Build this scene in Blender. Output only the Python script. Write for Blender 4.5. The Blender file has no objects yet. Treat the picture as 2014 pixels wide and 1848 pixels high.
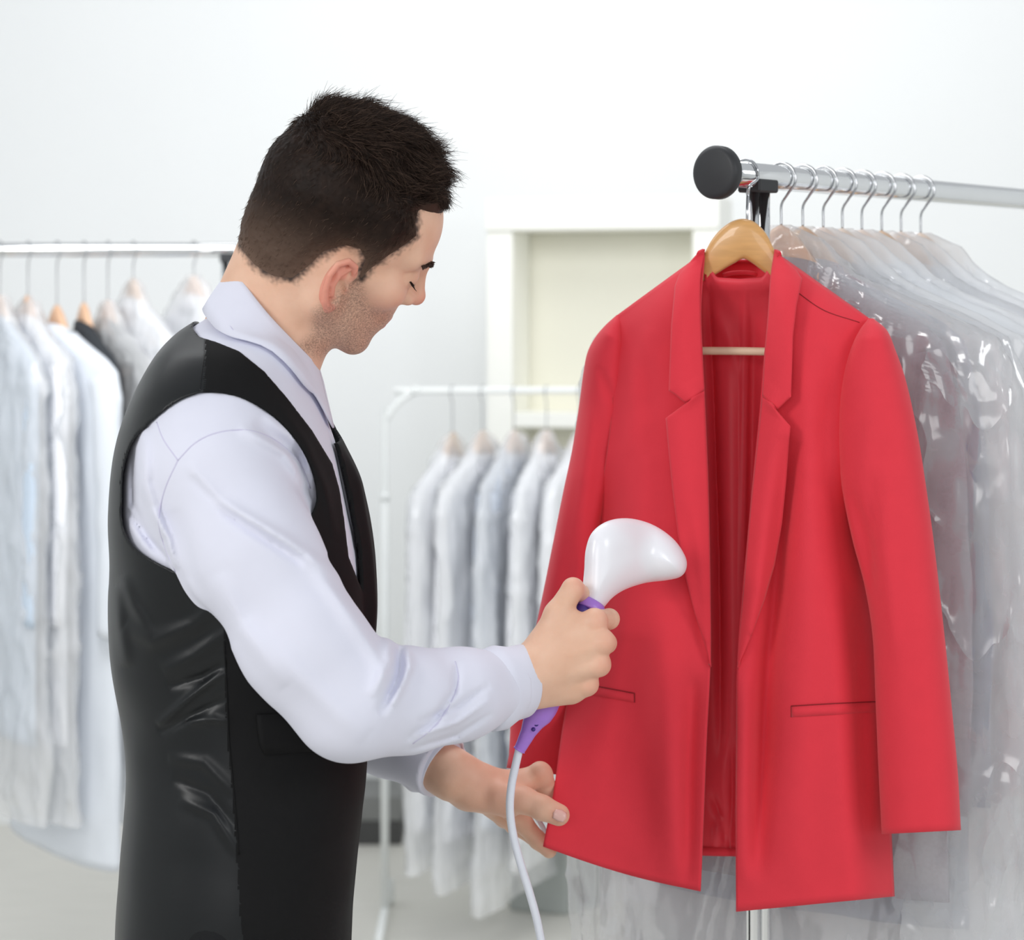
import bpy, math, random
import numpy as np
from mathutils import Vector
from mathutils.bvhtree import BVHTree

random.seed(7)
rng = np.random.default_rng(7)
SC = bpy.context.scene
COL = SC.collection

# ------------------------------------------------------------------ camera, sky, lamps, exposure
F = 4200.0            # focal length in photo pixels (2014 wide)
HX, HY = 1007.0, 620.0  # principal point: the horizon lies at row 620
ZC = 1.5              # camera height
cam_d = bpy.data.cameras.new('camera')
cam = bpy.data.objects.new('camera', cam_d)
COL.objects.link(cam)
cam.location = (0, 0, ZC)
cam.rotation_euler = (math.pi / 2, 0, 0)
cam_d.sensor_fit = 'HORIZONTAL'
cam_d.sensor_width = 36
cam_d.lens = 36 * F / 2014
cam_d.shift_y = -(924 - HY) / 2014
cam_d.dof.use_dof = True
cam_d.dof.focus_distance = 2.2
cam_d.dof.aperture_fstop = 5.6
cam_d.clip_start = 0.05
SC.camera = cam

W = bpy.data.worlds.new('daylight')
SC.world = W
W.use_nodes = True
bgn = W.node_tree.nodes['Background']
bgn.inputs[0].default_value = (0.93, 0.965, 1.0, 1)
bgn.inputs[1].default_value = 0.54


def area(name, loc, target, sx, sy, power, color=(1, 1, 1)):
    d = bpy.data.lights.new(name, 'AREA')
    d.shape = 'RECTANGLE'
    d.size, d.size_y = sx, sy
    d.energy = power
    d.color = color
    o = bpy.data.objects.new(name, d)
    COL.objects.link(o)
    o.location = loc
    o.rotation_euler = (Vector(target) - Vector(loc)).to_track_quat('-Z', 'Y').to_euler()
    return o


area('softbox_front', (-0.5, -1.7, 2.1), (0.1, 2.3, 1.3), 1.5, 1.2, 22, (1, 0.992, 0.98))  # added softbox behind the camera, opens up the blazer and its lining
area('softbox_left', (-2.1, 0.2, 2.5), (0.1, 2.3, 1.35), 0.8, 0.9, 29, (1, 0.99, 0.97))  # added soft key from the left, no window is built there
area('softbox_right', (2.2, 0.2, 2.4), (0.2, 2.4, 1.3), 0.8, 0.9, 19, (0.97, 0.985, 1))  # unseen softbox added at the right, shapes the lapels from that side
area('fill_light_middle', (-0.5, 3.0, 2.65), (0.1, 5.0, 0.7), 1.8, 0.8, 31, (0.98, 0.99, 1))  # added fill lamp above the frame, lifts the clothes on the rear racks
area('fill_light_back', (0.4, 4.5, 3.1), (0.3, 6.3, 2.2), 2.4, 0.9, 18, (1, 0.995, 0.98))  # added lamp out of view, whitens the upper back wall
SC.view_settings.view_transform = 'Standard'
SC.view_settings.look = 'None'
SC.view_settings.gamma = 1
SC.view_settings.use_curve_mapping = False
SC.view_settings.exposure = 0.0
SC.cycles.transparent_max_bounces = 48     # the rows of polythene covers need many see-through layers
SC.cycles.diffuse_bounces = 6
SC.cycles.max_bounces = 16


# ------------------------------------------------------------------ small helpers
def P(px, py, Y):
    """pixel of the photograph + a distance -> a point in the room"""
    px = np.asarray(px, float)
    return np.stack(np.broadcast_arrays((px - HX) / F * Y, Y, ZC - (np.asarray(py, float) - HY) / F * Y), -1).astype(float)


def pp(px, py, Y):
    return np.array([(px - HX) / F * Y, Y, ZC - (py - HY) / F * Y])


def props(o, label=None, cat=None, group=None, kind=None):
    if label: o['label'] = label
    if cat: o['category'] = cat
    if group: o['group'] = group
    if kind: o['kind'] = kind
    return o


def link(name, me, parent=None, mats=()):
    o = bpy.data.objects.new(name, me)
    COL.objects.link(o)
    for m in (mats if isinstance(mats, (list, tuple)) else [mats]):
        me.materials.append(m)
    if parent is not None:
        o.parent = parent
        o.matrix_parent_inverse = WORLD_INV.get(parent.name, None) or parent.matrix_basis.inverted()
    return o


WORLD_INV = {}


def empty(name, loc, label, cat, group=None):
    o = bpy.data.objects.new(name, None)
    o.empty_display_size = 0.05
    COL.objects.link(o)
    o.location = loc
    return props(o, label, cat, group)


def mesh(name, v, f, smooth=True):
    """vertices + faces (all quads or all tris as an array, or a mixed list) -> mesh"""
    v = np.asarray(v, np.float32)
    me = bpy.data.meshes.new(name)
    if isinstance(f, np.ndarray):
        n, k = f.shape
        me.vertices.add(len(v))
        me.vertices.foreach_set('co', v.ravel())
        me.loops.add(n * k)
        me.loops.foreach_set('vertex_index', f.astype(np.int32).ravel())
        me.polygons.add(n)
        me.polygons.foreach_set('loop_start', (np.arange(n) * k).astype(np.int32))
        me.update(calc_edges=True)
        me.validate()
    else:
        me.from_pydata(v.tolist(), [], f)
        me.update()
    if smooth:
        me.shade_smooth()
    return me


def grid_faces(m, n, close=False):
    i, j = np.meshgrid(np.arange(m - 1), np.arange(n if close else n - 1), indexing='ij')
    j2 = (j + 1) % n
    return np.stack([i * n + j, i * n + j2, (i + 1) * n + j2, (i + 1) * n + j], -1).reshape(-1, 4)


def cr(pts, n):
    """Catmull-Rom resample of control points (any dimension)"""
    p = np.asarray(pts, float)
    p = np.vstack([2 * p[0] - p[1], p, 2 * p[-1] - p[-2]])
    k = len(p) - 3
    t = np.linspace(0, k - 1e-9, n)
    i = t.astype(int)
    t = (t - i)[:, None]
    a, b, c, d = p[i], p[i + 1], p[i + 2], p[i + 3]
    return 0.5 * (2 * b + (c - a) * t + (2 * a - 5 * b + 4 * c - d) * t * t + (3 * b - a - 3 * c + d) * t ** 3)


def tube_geo(path, rad, seg=12, caps=True, flat=None):
    """sweep of a round (or flattened) section along a path -> verts, face list"""
    path = np.asarray(path, float)
    n = len(path)
    rad = np.broadcast_to(np.asarray(rad, float), (n,))
    tan = np.gradient(path, axis=0)
    tan /= np.linalg.norm(tan, axis=1)[:, None] + 1e-12
    up = np.array([0, 0, 1.0]) if abs(tan[0][2]) < 0.9 else np.array([0, 1.0, 0])
    nrm = np.cross(tan[0], up)
    nrm /= np.linalg.norm(nrm)
    vs = []
    for i in range(n):
        nrm = nrm - tan[i] * np.dot(nrm, tan[i])
        nrm /= np.linalg.norm(nrm) + 1e-12
        b = np.cross(tan[i], nrm)
        a = np.arange(seg) * 2 * math.pi / seg
        ring = path[i] + rad[i] * (np.cos(a)[:, None] * nrm + np.sin(a)[:, None] * b)
        vs.append(ring)
    v = np.vstack(vs)
    f = grid_faces(n, seg, True).tolist()
    if caps:
        f.append(list(range(seg))[::-1])
        f.append([(n - 1) * seg + k for k in range(seg)])
    return v, f


def join(*geos):
    vs, fs, b = [], [], 0
    for v, f in geos:
        vs.append(np.asarray(v, float))
        fs += [[int(k) + b for k in q] for q in (f.tolist() if isinstance(f, np.ndarray) else f)]
        b += len(v)
    return np.vstack(vs), fs


def tube(name, path, rad, mat, parent=None, seg=12, caps=True):
    v, f = tube_geo(path, rad, seg, caps)
    return link(name, mesh(name, v, f), parent, mat)


def box_geo(lo, hi, bev=0.0):
    lo, hi = np.array(lo, float), np.array(hi, float)
    if bev <= 0:
        v = np.array([[x, y, z] for x in (lo[0], hi[0]) for y in (lo[1], hi[1]) for z in (lo[2], hi[2])])
        f = [[0, 1, 3, 2], [4, 6, 7, 5], [0, 4, 5, 1], [2, 3, 7, 6], [0, 2, 6, 4], [1, 5, 7, 3]]
        return v, f
    v, fid = [], {}
    c, h = (lo + hi) / 2, (hi - lo) / 2
    for sx in (-1, 1):
        for sy in (-1, 1):
            for sz in (-1, 1):
                s = np.array([sx, sy, sz])
                for k in range(3):
                    q = h - bev
                    q = q.copy()
                    q[k] = h[k]
                    fid[(sx, sy, sz, k)] = len(v)
                    v.append(c + s * q)
    f = []
    for k in range(3):
        a, b = (k + 1) % 3, (k + 2) % 3
        for s in (-1, 1):
            def key(sa, sb):
                t = [0, 0, 0]
                t[k], t[a], t[b] = s, sa, sb
                return fid[(t[0], t[1], t[2], k)]
            q = [key(-1, -1), key(1, -1), key(1, 1), key(-1, 1)]
            f.append(q if s > 0 else q[::-1])
        for sa in (-1, 1):
            for sb in (-1, 1):
                def key2(sk, face):
                    t = [0, 0, 0]
                    t[k], t[a], t[b] = sk, sa, sb
                    return fid[(t[0], t[1], t[2], face)]
                q = [key2(-1, a), key2(1, a), key2(1, b), key2(-1, b)]
                f.append(q if sa * sb < 0 else q[::-1])
    for sx in (-1, 1):
        for sy in (-1, 1):
            for sz in (-1, 1):
                q = [fid[(sx, sy, sz, 0)], fid[(sx, sy, sz, 1)], fid[(sx, sy, sz, 2)]]
                f.append(q if sx * sy * sz > 0 else q[::-1])
    return np.array(v), f


def box(name, lo, hi, mat, parent=None, bev=0.003):
    v, f = box_geo(lo, hi, bev)
    return link(name, mesh(name, v, f, False), parent, mat)


# noise on a lattice
_perm = rng.permutation(256)
_perm = np.concatenate([_perm, _perm, _perm])
_val = rng.random(256).astype(np.float32) * 2 - 1


def vnoise(p, freq, seed=0):
    q = np.asarray(p, np.float32) * np.float32(freq) + np.float32(seed * 17.31 + 100)
    i = np.floor(q).astype(np.int32)
    t = q - i
    t = t * t * (3 - 2 * t)
    i &= 255
    out = 0
    for dx in (0, 1):
        wx = t[..., 0] if dx else 1 - t[..., 0]
        for dy in (0, 1):
            wy = t[..., 1] if dy else 1 - t[..., 1]
            for dz in (0, 1):
                wz = t[..., 2] if dz else 1 - t[..., 2]
                h = _perm[_perm[_perm[(i[..., 0] + dx) & 255] + ((i[..., 1] + dy) & 255)] + ((i[..., 2] + dz) & 255)]
                out = out + wx * wy * wz * _val[h]
    return out


def sstep(a, b, x):
    t = np.clip((x - a) / (b - a), 0, 1)
    return t * t * (3 - 2 * t)


# distance fields
def s_cap(p, a, b, ra, rb):
    a, b = np.asarray(a, np.float32), np.asarray(b, np.float32)
    ba = b - a
    t = np.clip(((p - a) @ ba) / float(ba @ ba), 0, 1)
    return np.sqrt((((p - a) - t[:, None] * ba) ** 2).sum(1)) - (ra + (rb - ra) * t)


def s_ell(p, c, h, R=None):
    q = p - np.asarray(c, np.float32)
    if R is not None:
        q = q @ np.asarray(R, np.float32)
    h = np.asarray(h, np.float32)
    k0 = np.sqrt(((q / h) ** 2).sum(1))
    k1 = np.sqrt(((q / (h * h)) ** 2).sum(1)) + 1e-9
    return k0 * (k0 - 1) / k1


def s_sph(p, c, r):
    return np.sqrt(((p - np.asarray(c, np.float32)) ** 2).sum(1)) - r


def smin(a, b, k):
    h = np.clip(0.5 + 0.5 * (b - a) / k, 0, 1)
    return b * (1 - h) + a * h - k * h * (1 - h)


def smax(a, b, k):
    return -smin(-a, -b, k)


def s_chain(p, pts, rad, k=None):
    d = None
    for i in range(len(pts) - 1):
        e = s_cap(p, pts[i], pts[i + 1], rad[i], rad[i + 1])
        d = e if d is None else (np.minimum(d, e) if not k else smin(d, e, k))
    return d


def s_poly2(x, y, poly):
    """signed distance to a closed polygon in a plane (negative inside)"""
    poly = np.asarray(poly, np.float32)
    d = np.full(x.shape, 1e9, np.float32)
    ins = np.zeros(x.shape, bool)
    n = len(poly)
    for i in range(n):
        ax, ay = poly[i]
        bx, by = poly[(i + 1) % n]
        ex, ey = bx - ax, by - ay
        wx, wy = x - ax, y - ay
        t = np.clip((wx * ex + wy * ey) / (ex * ex + ey * ey + 1e-20), 0, 1)
        d = np.minimum(d, (wx - ex * t) ** 2 + (wy - ey * t) ** 2)
        c = ((ay <= y) & (by > y)) | ((by <= y) & (ay > y))
        with np.errstate(divide='ignore', invalid='ignore'):
            xi = ax + (y - ay) / (ey if ey != 0 else 1e-20) * ex
        ins ^= c & (x < xi)
    d = np.sqrt(d)
    return np.where(ins, -d, d)


def line_dist(x, y, pts):
    """distance to a polyline and the parameter 0..1 along it"""
    pts = np.asarray(pts, np.float32)
    seg = np.sqrt(((pts[1:] - pts[:-1]) ** 2).sum(1))
    L = seg.sum()
    best = np.full(x.shape, 1e9, np.float32)
    par = np.zeros(x.shape, np.float32)
    acc = 0
    for i in range(len(pts) - 1):
        e = pts[i + 1] - pts[i]
        wx, wy = x - pts[i, 0], y - pts[i, 1]
        t = np.clip((wx * e[0] + wy * e[1]) / (e @ e + 1e-9), 0, 1)
        d = np.sqrt((wx - e[0] * t) ** 2 + (wy - e[1] * t) ** 2)
        m = d < best
        best = np.where(m, d, best)
        par = np.where(m, (acc + t * seg[i]) / L, par)
        acc += seg[i]
    return best, par


def folds(px, py, lst):
    """sum of cloth ridges: each (points, width, height) tapers off at its ends"""
    out = np.zeros(np.shape(px), np.float32)
    for pts, w, A in lst:
        d, t = line_dist(px, py, pts)
        out += A * np.exp(-(d / w) ** 2) * np.clip(4 * t * (1 - t), 0, 1) ** 0.6
    return out


def nets(fn, lo, hi, h, B=4, slack=1.7):
    """mesh the zero surface of fn inside a box with cells of size h (surface nets)"""
    lo, hi = np.array(lo, float), np.array(hi, float)
    nb = np.ceil((hi - lo) / (h * B)).astype(int)
    n = nb * B
    V = np.empty(n, np.float32)
    bi = np.stack(np.meshgrid(*[np.arange(k) for k in nb], indexing='ij'), -1).reshape(-1, 3)
    ctr = (lo + (bi * B + (B - 1) / 2) * h).astype(np.float32)

    def run(p):
        return np.concatenate([fn(p[i:i + 40000]) for i in range(0, len(p), 40000)])
    d = run(ctr)
    V6 = V.reshape(nb[0], B, nb[1], B, nb[2], B)
    V6[:] = d.reshape(nb)[:, None, :, None, :, None]
    keep = np.abs(d) < 0.87 * B * h * slack
    kb = bi[keep]
    off = np.stack(np.meshgrid(*[np.arange(B)] * 3, indexing='ij'), -1).reshape(-1, 3)
    gi = (kb[:, None, :] * B + off[None]).reshape(-1, 3)
    V[gi[:, 0], gi[:, 1], gi[:, 2]] = run((lo + gi * h).astype(np.float32))
    S = (V < 0)
    c = np.zeros(n - 1, np.uint8)
    for a in (0, 1):
        for b in (0, 1):
            for e in (0, 1):
                c += S[a:n[0] - 1 + a, b:n[1] - 1 + b, e:n[2] - 1 + e]
    act = np.argwhere((c > 0) & (c < 8))
    idx = np.full(n - 1, -1, np.int32)
    idx[act[:, 0], act[:, 1], act[:, 2]] = np.arange(len(act))
    pos = np.zeros((len(act), 3), np.float32)
    cnt = np.zeros(len(act), np.float32)
    cor = [(a, b, e) for a in (0, 1) for b in (0, 1) for e in (0, 1)]
    vals = {q: V[act[:, 0] + q[0], act[:, 1] + q[1], act[:, 2] + q[2]] for q in cor}
    for q in cor:
        for ax in range(3):
            if q[ax] == 0:
                r = list(q)
                r[ax] = 1
                a, b = vals[q], vals[tuple(r)]
                m = (a < 0) != (b < 0)
                t = np.where(m, a / np.where(m, a - b, 1), 0)
                for k in range(3):
                    pos[:, k] += np.where(m, q[k] + (t if k == ax else 0), 0)
                cnt += m
    pos = (act + pos / cnt[:, None]) * h + lo
    quads = []
    for ax in range(3):
        b, e = (ax + 1) % 3, (ax + 2) % 3
        sl0, sl1 = [slice(None)] * 3, [slice(None)] * 3
        sl0[ax], sl1[ax] = slice(0, n[ax] - 1), slice(1, n[ax])
        X = S[tuple(sl0)] != S[tuple(sl1)]
        g = np.argwhere(X)
        g = g[(g[:, b] > 0) & (g[:, e] > 0) & (g[:, b] < n[b] - 1) & (g[:, e] < n[e] - 1)]
        s0 = S[g[:, 0], g[:, 1], g[:, 2]]
        q = []
        for db, de in ((-1, -1), (0, -1), (0, 0), (-1, 0)):
            k = g.copy()
            k[:, b] += db
            k[:, e] += de
            q.append(idx[k[:, 0], k[:, 1], k[:, 2]])
        q = np.stack(q, 1)
        q[~s0] = q[~s0][:, ::-1]
        quads.append(q)
    quads = np.vstack(quads)
    quads = quads[(quads >= 0).all(1)]
    return pos, quads


def fattr(me, name, arr):
    a = me.attributes.new(name, 'FLOAT', 'POINT')
    a.data.foreach_set('value', np.asarray(arr, np.float32))


# ------------------------------------------------------------------ materials
def srgb(r, g, b):
    return tuple(((c / 255 / 12.92) if c / 255 <= 0.04045 else ((c / 255 + 0.055) / 1.055) ** 2.4) for c in (r, g, b)) + (1,)


def setin(b, **kw):
    for k, v in kw.items():
        k = {'rough': 'Roughness', 'metal': 'Metallic', 'spec': 'Specular IOR Level', 'sheen': 'Sheen Weight', 'coat': 'Coat Weight',
             'sss': 'Subsurface Weight', 'sssc': 'Subsurface Scale', 'sheenr': 'Sheen Roughness', 'trans': 'Transmission Weight'}.get(k, k)
        b.inputs[k].default_value = v


def mat(name, color, var=0.05, scale=30, bump=0.0, bscale=400, stretch=(1, 1, 1), **kw):
    """principled surface with mottled colour and a fine relief"""
    m = bpy.data.materials.new(name)
    m.use_nodes = True
    nt = m.node_tree
    b = nt.nodes['Principled BSDF']
    setin(b, **kw)
    tc = nt.nodes.new('ShaderNodeTexCoord')
    mp = nt.nodes.new('ShaderNodeMapping')
    mp.inputs['Scale'].default_value = stretch
    nt.links.new(tc.outputs['Object'], mp.inputs[0])
    nz = nt.nodes.new('ShaderNodeTexNoise')
    nz.inputs['Scale'].default_value = scale
    nz.inputs['Detail'].default_value = 4
    nt.links.new(mp.outputs[0], nz.inputs['Vector'])
    mx = nt.nodes.new('ShaderNodeMix')
    mx.data_type = 'RGBA'
    c = np.array(color[:3])
    mx.inputs[6].default_value = (*np.clip(c * (1 - var * 2), 0, 1), 1)
    mx.inputs[7].default_value = (*np.clip(c * (1 + var * 2), 0, 1), 1)
    nt.links.new(nz.outputs[0], mx.inputs[0])
    nt.links.new(mx.outputs[2], b.inputs['Base Color'])
    if bump:
        n2 = nt.nodes.new('ShaderNodeTexNoise')
        n2.inputs['Scale'].default_value = bscale
        n2.inputs['Detail'].default_value = 2
        nt.links.new(mp.outputs[0], n2.inputs['Vector'])
        bp = nt.nodes.new('ShaderNodeBump')
        bp.inputs['Strength'].default_value = bump
        bp.inputs['Distance'].default_value = 0.001
        nt.links.new(n2.outputs[0], bp.inputs['Height'])
        nt.links.new(bp.outputs[0], b.inputs['Normal'])
    m['b'] = 1
    return m


M = {}
M['wall'] = mat('wall_paint', srgb(238, 240, 241), 0.006, 3, 0.05, 200, rough=0.7)
M['floor'] = mat('floor_laminate', srgb(218, 216, 209), 0.05, 6, 0.05, 60, (1, 8, 1), rough=0.45)
M['chrome'] = mat('chrome', (0.86, 0.87, 0.88, 1), 0.01, 20, rough=0.07, metal=1.0)
M['wire'] = mat('hook_wire', (0.55, 0.56, 0.58, 1), 0.02, 40, rough=0.18, metal=1.0)
M['black_plastic'] = mat('black_plastic', srgb(40, 41, 44), 0.05, 60, 0.05, 900, rough=0.5)
M['white_metal'] = mat('white_painted_tube', srgb(238, 241, 240), 0.01, 20, rough=0.35)
M['wood'] = mat('hanger_wood', srgb(212, 160, 98), 0.10, 22, 0.04, 80, (1.2, 1.2, 9), rough=0.35, coat=0.3)
M['wood_pale'] = mat('pale_dowel_wood', srgb(232, 205, 175), 0.06, 30, 0.02, 80, (1, 6, 6), rough=0.45)
M['wood_pink'] = mat('beech_wood', srgb(222, 182, 150), 0.07, 25, 0.02, 80, (1, 6, 6), rough=0.4)
M['red'] = mat('red_wool', srgb(224, 57, 71), 0.02, 40, 0.18, 1300, rough=0.75, sheen=0.12, spec=0.2)
M['red_lining'] = mat('red_lining', srgb(228, 64, 78), 0.03, 30, 0.03, 300, rough=0.45, spec=0.3)
M['shirt'] = mat('white_shirt_cotton', srgb(224, 225, 239), 0.006, 60, 0.06, 1500, rough=0.8, sheen=0.05, spec=0.2)
M['thread'] = mat('lilac_thread', srgb(206, 203, 226), 0.02, 200, rough=0.8)
M['vest_wool'] = mat('black_vest_wool', srgb(21, 21, 22), 0.05, 80, 0.15, 1200, rough=0.75, sheen=0.0, spec=0.16)
M['vest_satin'] = mat('black_vest_satin', srgb(22, 24, 26), 0.05, 40, 0.05, 500, (1, 1, 6), rough=0.36, spec=0.32)
M['trouser'] = mat('black_trouser_cloth', srgb(24, 25, 27), 0.05, 60, 0.1, 1000, rough=0.75, spec=0.2)
M['leather'] = mat('black_shoe_leather', srgb(22, 21, 21), 0.05, 60, 0.1, 300, rough=0.3)
M['steam_white'] = mat('glossy_white_plastic', srgb(244, 244, 250), 0.005, 20, rough=0.28, coat=0.15)
M['purple'] = mat('purple_plastic', srgb(168, 122, 216), 0.03, 30, rough=0.3)
M['dark_purple'] = mat('dark_purple_rubber', srgb(66, 40, 128), 0.04, 60, rough=0.45)
M['cord'] = mat('white_cord', srgb(226, 230, 240), 0.02, 100, rough=0.45)
M['shelf_white'] = mat('white_shelf_lacquer', srgb(247, 247, 241), 0.006, 8, rough=0.45)
M['shelf_cream'] = mat('cream_back_board', srgb(226, 224, 210), 0.01, 5, rough=0.6)
M['box_grey'] = mat('grey_box_board', srgb(166, 171, 168), 0.03, 20, 0.05, 300, rough=0.7)
M['box_dark'] = mat('charcoal_board', srgb(72, 72, 72), 0.04, 20, rough=0.6)
M['box_mid'] = mat('mid_grey_board', srgb(128, 129, 128), 0.04, 20, rough=0.6)
M['g_white'] = mat('white_garment_cotton', srgb(247, 248, 252), 0.01, 20, 0.1, 800, rough=0.85)
M['g_coat'] = mat('white_coat_cotton', srgb(224, 229, 236), 0.02, 20, 0.1, 800, rough=0.85)
M['g_grey'] = mat('grey_tweed', srgb(144, 142, 151), 0.12, 260, 0.3, 900, rough=0.9)
M['g_blue'] = mat('slate_blue_suiting', srgb(120, 134, 158), 0.06, 200, 0.15, 900, rough=0.85)
M['g_pale'] = mat('pale_blue_cotton', srgb(206, 220, 236), 0.03, 60, 0.1, 900, rough=0.85)
M['g_black'] = mat('black_suiting', srgb(45, 49, 54), 0.06, 60, 0.1, 900, rough=0.7)
M['g_silver'] = mat('silver_grey_cotton', srgb(206, 213, 224), 0.03, 60, 0.1, 900, rough=0.8)


def film_mat(name, tint, alpha, rough=0.12, milk=0.2):
    """thin polythene: mostly see-through, a little milky, glossy creases"""
    m = bpy.data.materials.new(name)
    m.use_nodes = True
    nt = m.node_tree
    nt.nodes.clear()
    N = nt.nodes.new
    out = N('ShaderNodeOutputMaterial')
    tr = N('ShaderNodeBsdfTransparent')
    gl = N('ShaderNodeBsdfGlossy')
    gl.inputs['Roughness'].default_value = rough
    df = N('ShaderNodeBsdfDiffuse')
    tl = N('ShaderNodeBsdfTranslucent')
    for n in (df, tl):
        n.inputs[0].default_value = tint
    tc = N('ShaderNodeTexCoord')
    mp = N('ShaderNodeMapping')
    mp.inputs['Scale'].default_value = (1, 1, 0.35)
    nz = N('ShaderNodeTexNoise')
    nz.inputs['Scale'].default_value = 15
    nz.inputs['Detail'].default_value = 2
    nz.inputs['Distortion'].default_value = 1.0
    nt.links.new(tc.outputs['Object'], mp.inputs[0])
    nt.links.new(mp.outputs[0], nz.inputs['Vector'])
    bp = N('ShaderNodeBump')
    bp.inputs['Strength'].default_value = 0.42
    bp.inputs['Distance'].default_value = 0.012
    # sharp crease ridges on top of the soft waves
    def mth(op, a, b_=None):
        q = N('ShaderNodeMath')
        q.operation = op
        for k, v in ((0, a), (1, b_)):
            if v is None:
                continue
            if hasattr(v, 'is_output'):
                nt.links.new(v, q.inputs[k])
            else:
                q.inputs[k].default_value = v
        return q.outputs[0]
    n2 = N('ShaderNodeTexNoise')
    n2.inputs['Scale'].default_value = 8
    n2.inputs['Detail'].default_value = 2
    n2.inputs['Distortion'].default_value = 0.8
    nt.links.new(mp.outputs[0], n2.inputs['Vector'])
    rid = mth('POWER', mth('SUBTRACT', 1.0, mth('ABSOLUTE', mth('MULTIPLY', mth('SUBTRACT', n2.outputs[0], 0.5), 5.0))), 5.0)
    hgt = mth('ADD', nz.outputs[0], mth('MULTIPLY', rid, 0.45))
    nt.links.new(hgt, bp.inputs['Height'])
    for n in (gl, df):
        nt.links.new(bp.outputs[0], n.inputs['Normal'])
    lw = N('ShaderNodeLayerWeight')
    lw.inputs[0].default_value = 0.25
    nt.links.new(bp.outputs[0], lw.inputs['Normal'])
    a = N('ShaderNodeMixShader')
    a.inputs[0].default_value = 0.15
    nt.links.new(df.outputs[0], a.inputs[1])
    nt.links.new(tl.outputs[0], a.inputs[2])
    b = N('ShaderNodeMixShader')
    b.inputs[0].default_value = milk
    nt.links.new(tr.outputs[0], b.inputs[1])
    nt.links.new(a.outputs[0], b.inputs[2])
    mr = N('ShaderNodeMapRange')
    mr.inputs[3].default_value = alpha
    mr.inputs[4].default_value = min(1, alpha + 0.5)
    nt.links.new(lw.outputs['Facing'], mr.inputs[0])
    c = N('ShaderNodeMixShader')
    nt.links.new(mr.outputs[0], c.inputs[0])
    nt.links.new(b.outputs[0], c.inputs[1])
    nt.links.new(gl.outputs[0], c.inputs[2])
    nt.links.new(c.outputs[0], out.inputs[0])
    return m


M['film'] = film_mat('clear_polythene', (0.97, 0.98, 1.0, 1), 0.07, 0.14, 0.27)
M['film_milky'] = film_mat('milky_polythene', (0.97, 0.98, 1.0, 1), 0.05, 0.16, 0.52)


def skin_mat():
    m = bpy.data.materials.new('skin')
    m.use_nodes = True
    nt = m.node_tree
    N, L = nt.nodes.new, nt.links.new
    b = nt.nodes['Principled BSDF']
    setin(b, rough=0.48, spec=0.35, sss=0.12, sssc=0.004)
    b.inputs['Subsurface Radius'].default_value = (1.0, 0.35, 0.2)
    tc = N('ShaderNodeTexCoord')

    def noise(s, d=3):
        n = N('ShaderNodeTexNoise')
        n.inputs['Scale'].default_value = s
        n.inputs['Detail'].default_value = d
        L(tc.outputs['Object'], n.inputs['Vector'])
        return n.outputs[0]

    def attr(s):
        n = N('ShaderNodeAttribute')
        n.attribute_name = s
        return n.outputs['Fac']

    def mix(f, c1, c2):
        n = N('ShaderNodeMix')
        n.data_type = 'RGBA'
        for k, c in ((6, c1), (7, c2)):
            if hasattr(c, 'is_output'):
                L(c, n.inputs[k])
            else:
                n.inputs[k].default_value = c
        L(f, n.inputs[0])
        return n.outputs[2]

    def math_(op, a, c):
        n = N('ShaderNodeMath')
        n.operation = op
        n.use_clamp = True
        for k, v in ((0, a), (1, c)):
            if hasattr(v, 'is_output'):
                L(v, n.inputs[k])
            else:
                n.inputs[k].default_value = v
        return n.outputs[0]
    base = mix(noise(45), srgb(220, 172, 144), srgb(236, 197, 172))
    base = mix(math_('MULTIPLY', attr('red'), 0.75), base, srgb(226, 140, 122))
    st = math_('MULTIPLY', math_('SUBTRACT', noise(620, 2), 0.36), 3.2)
    base = mix(math_('MULTIPLY', math_('MULTIPLY', attr('stubble'), st), 0.6), base, srgb(92, 70, 62))
    base = mix(math_('MULTIPLY', attr('stubble'), 0.22), base, srgb(140, 108, 96))
    base = mix(attr('scalp'), base, srgb(62, 48, 42))
    base = mix(attr('lip'), base, srgb(200, 120, 112))
    L(base, b.inputs['Base Color'])
    bp = N('ShaderNodeBump')
    bp.inputs['Strength'].default_value = 0.18
    bp.inputs['Distance'].default_value = 0.0008
    L(noise(330, 4), bp.inputs['Height'])
    L(bp.outputs[0], b.inputs['Normal'])
    return m


M['skin'] = skin_mat()
M['nail'] = mat('nail', srgb(232, 186, 176), 0.03, 60, rough=0.25)


def hair_mat():
    m = bpy.data.materials.new('dark_brown_hair')
    m.use_nodes = True
    b = m.node_tree.nodes['Principled BSDF']
    setin(b, rough=0.52, spec=0.12)
    nz = m.node_tree.nodes.new('ShaderNodeTexNoise')
    nz.inputs['Scale'].default_value = 90
    tc = m.node_tree.nodes.new('ShaderNodeTexCoord')
    m.node_tree.links.new(tc.outputs['Object'], nz.inputs['Vector'])
    mx = m.node_tree.nodes.new('ShaderNodeMix')
    mx.data_type = 'RGBA'
    mx.inputs[6].default_value = srgb(14, 9, 7)
    mx.inputs[7].default_value = srgb(44, 31, 25)
    m.node_tree.links.new(nz.outputs[0], mx.inputs[0])
    at = m.node_tree.nodes.new('ShaderNodeAttribute')
    at.attribute_name = 'fade'
    m2 = m.node_tree.nodes.new('ShaderNodeMix')
    m2.data_type = 'RGBA'
    m2.inputs[7].default_value = srgb(104, 84, 72)
    m.node_tree.links.new(at.outputs['Fac'], m2.inputs[0])
    m.node_tree.links.new(mx.outputs[2], m2.inputs[6])
    m.node_tree.links.new(m2.outputs[2], b.inputs['Base Color'])
    return m


M['hair'] = hair_mat()
M['brow'] = mat('brown_brow_hair', srgb(66, 48, 40), 0.1, 200, rough=0.6)

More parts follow.
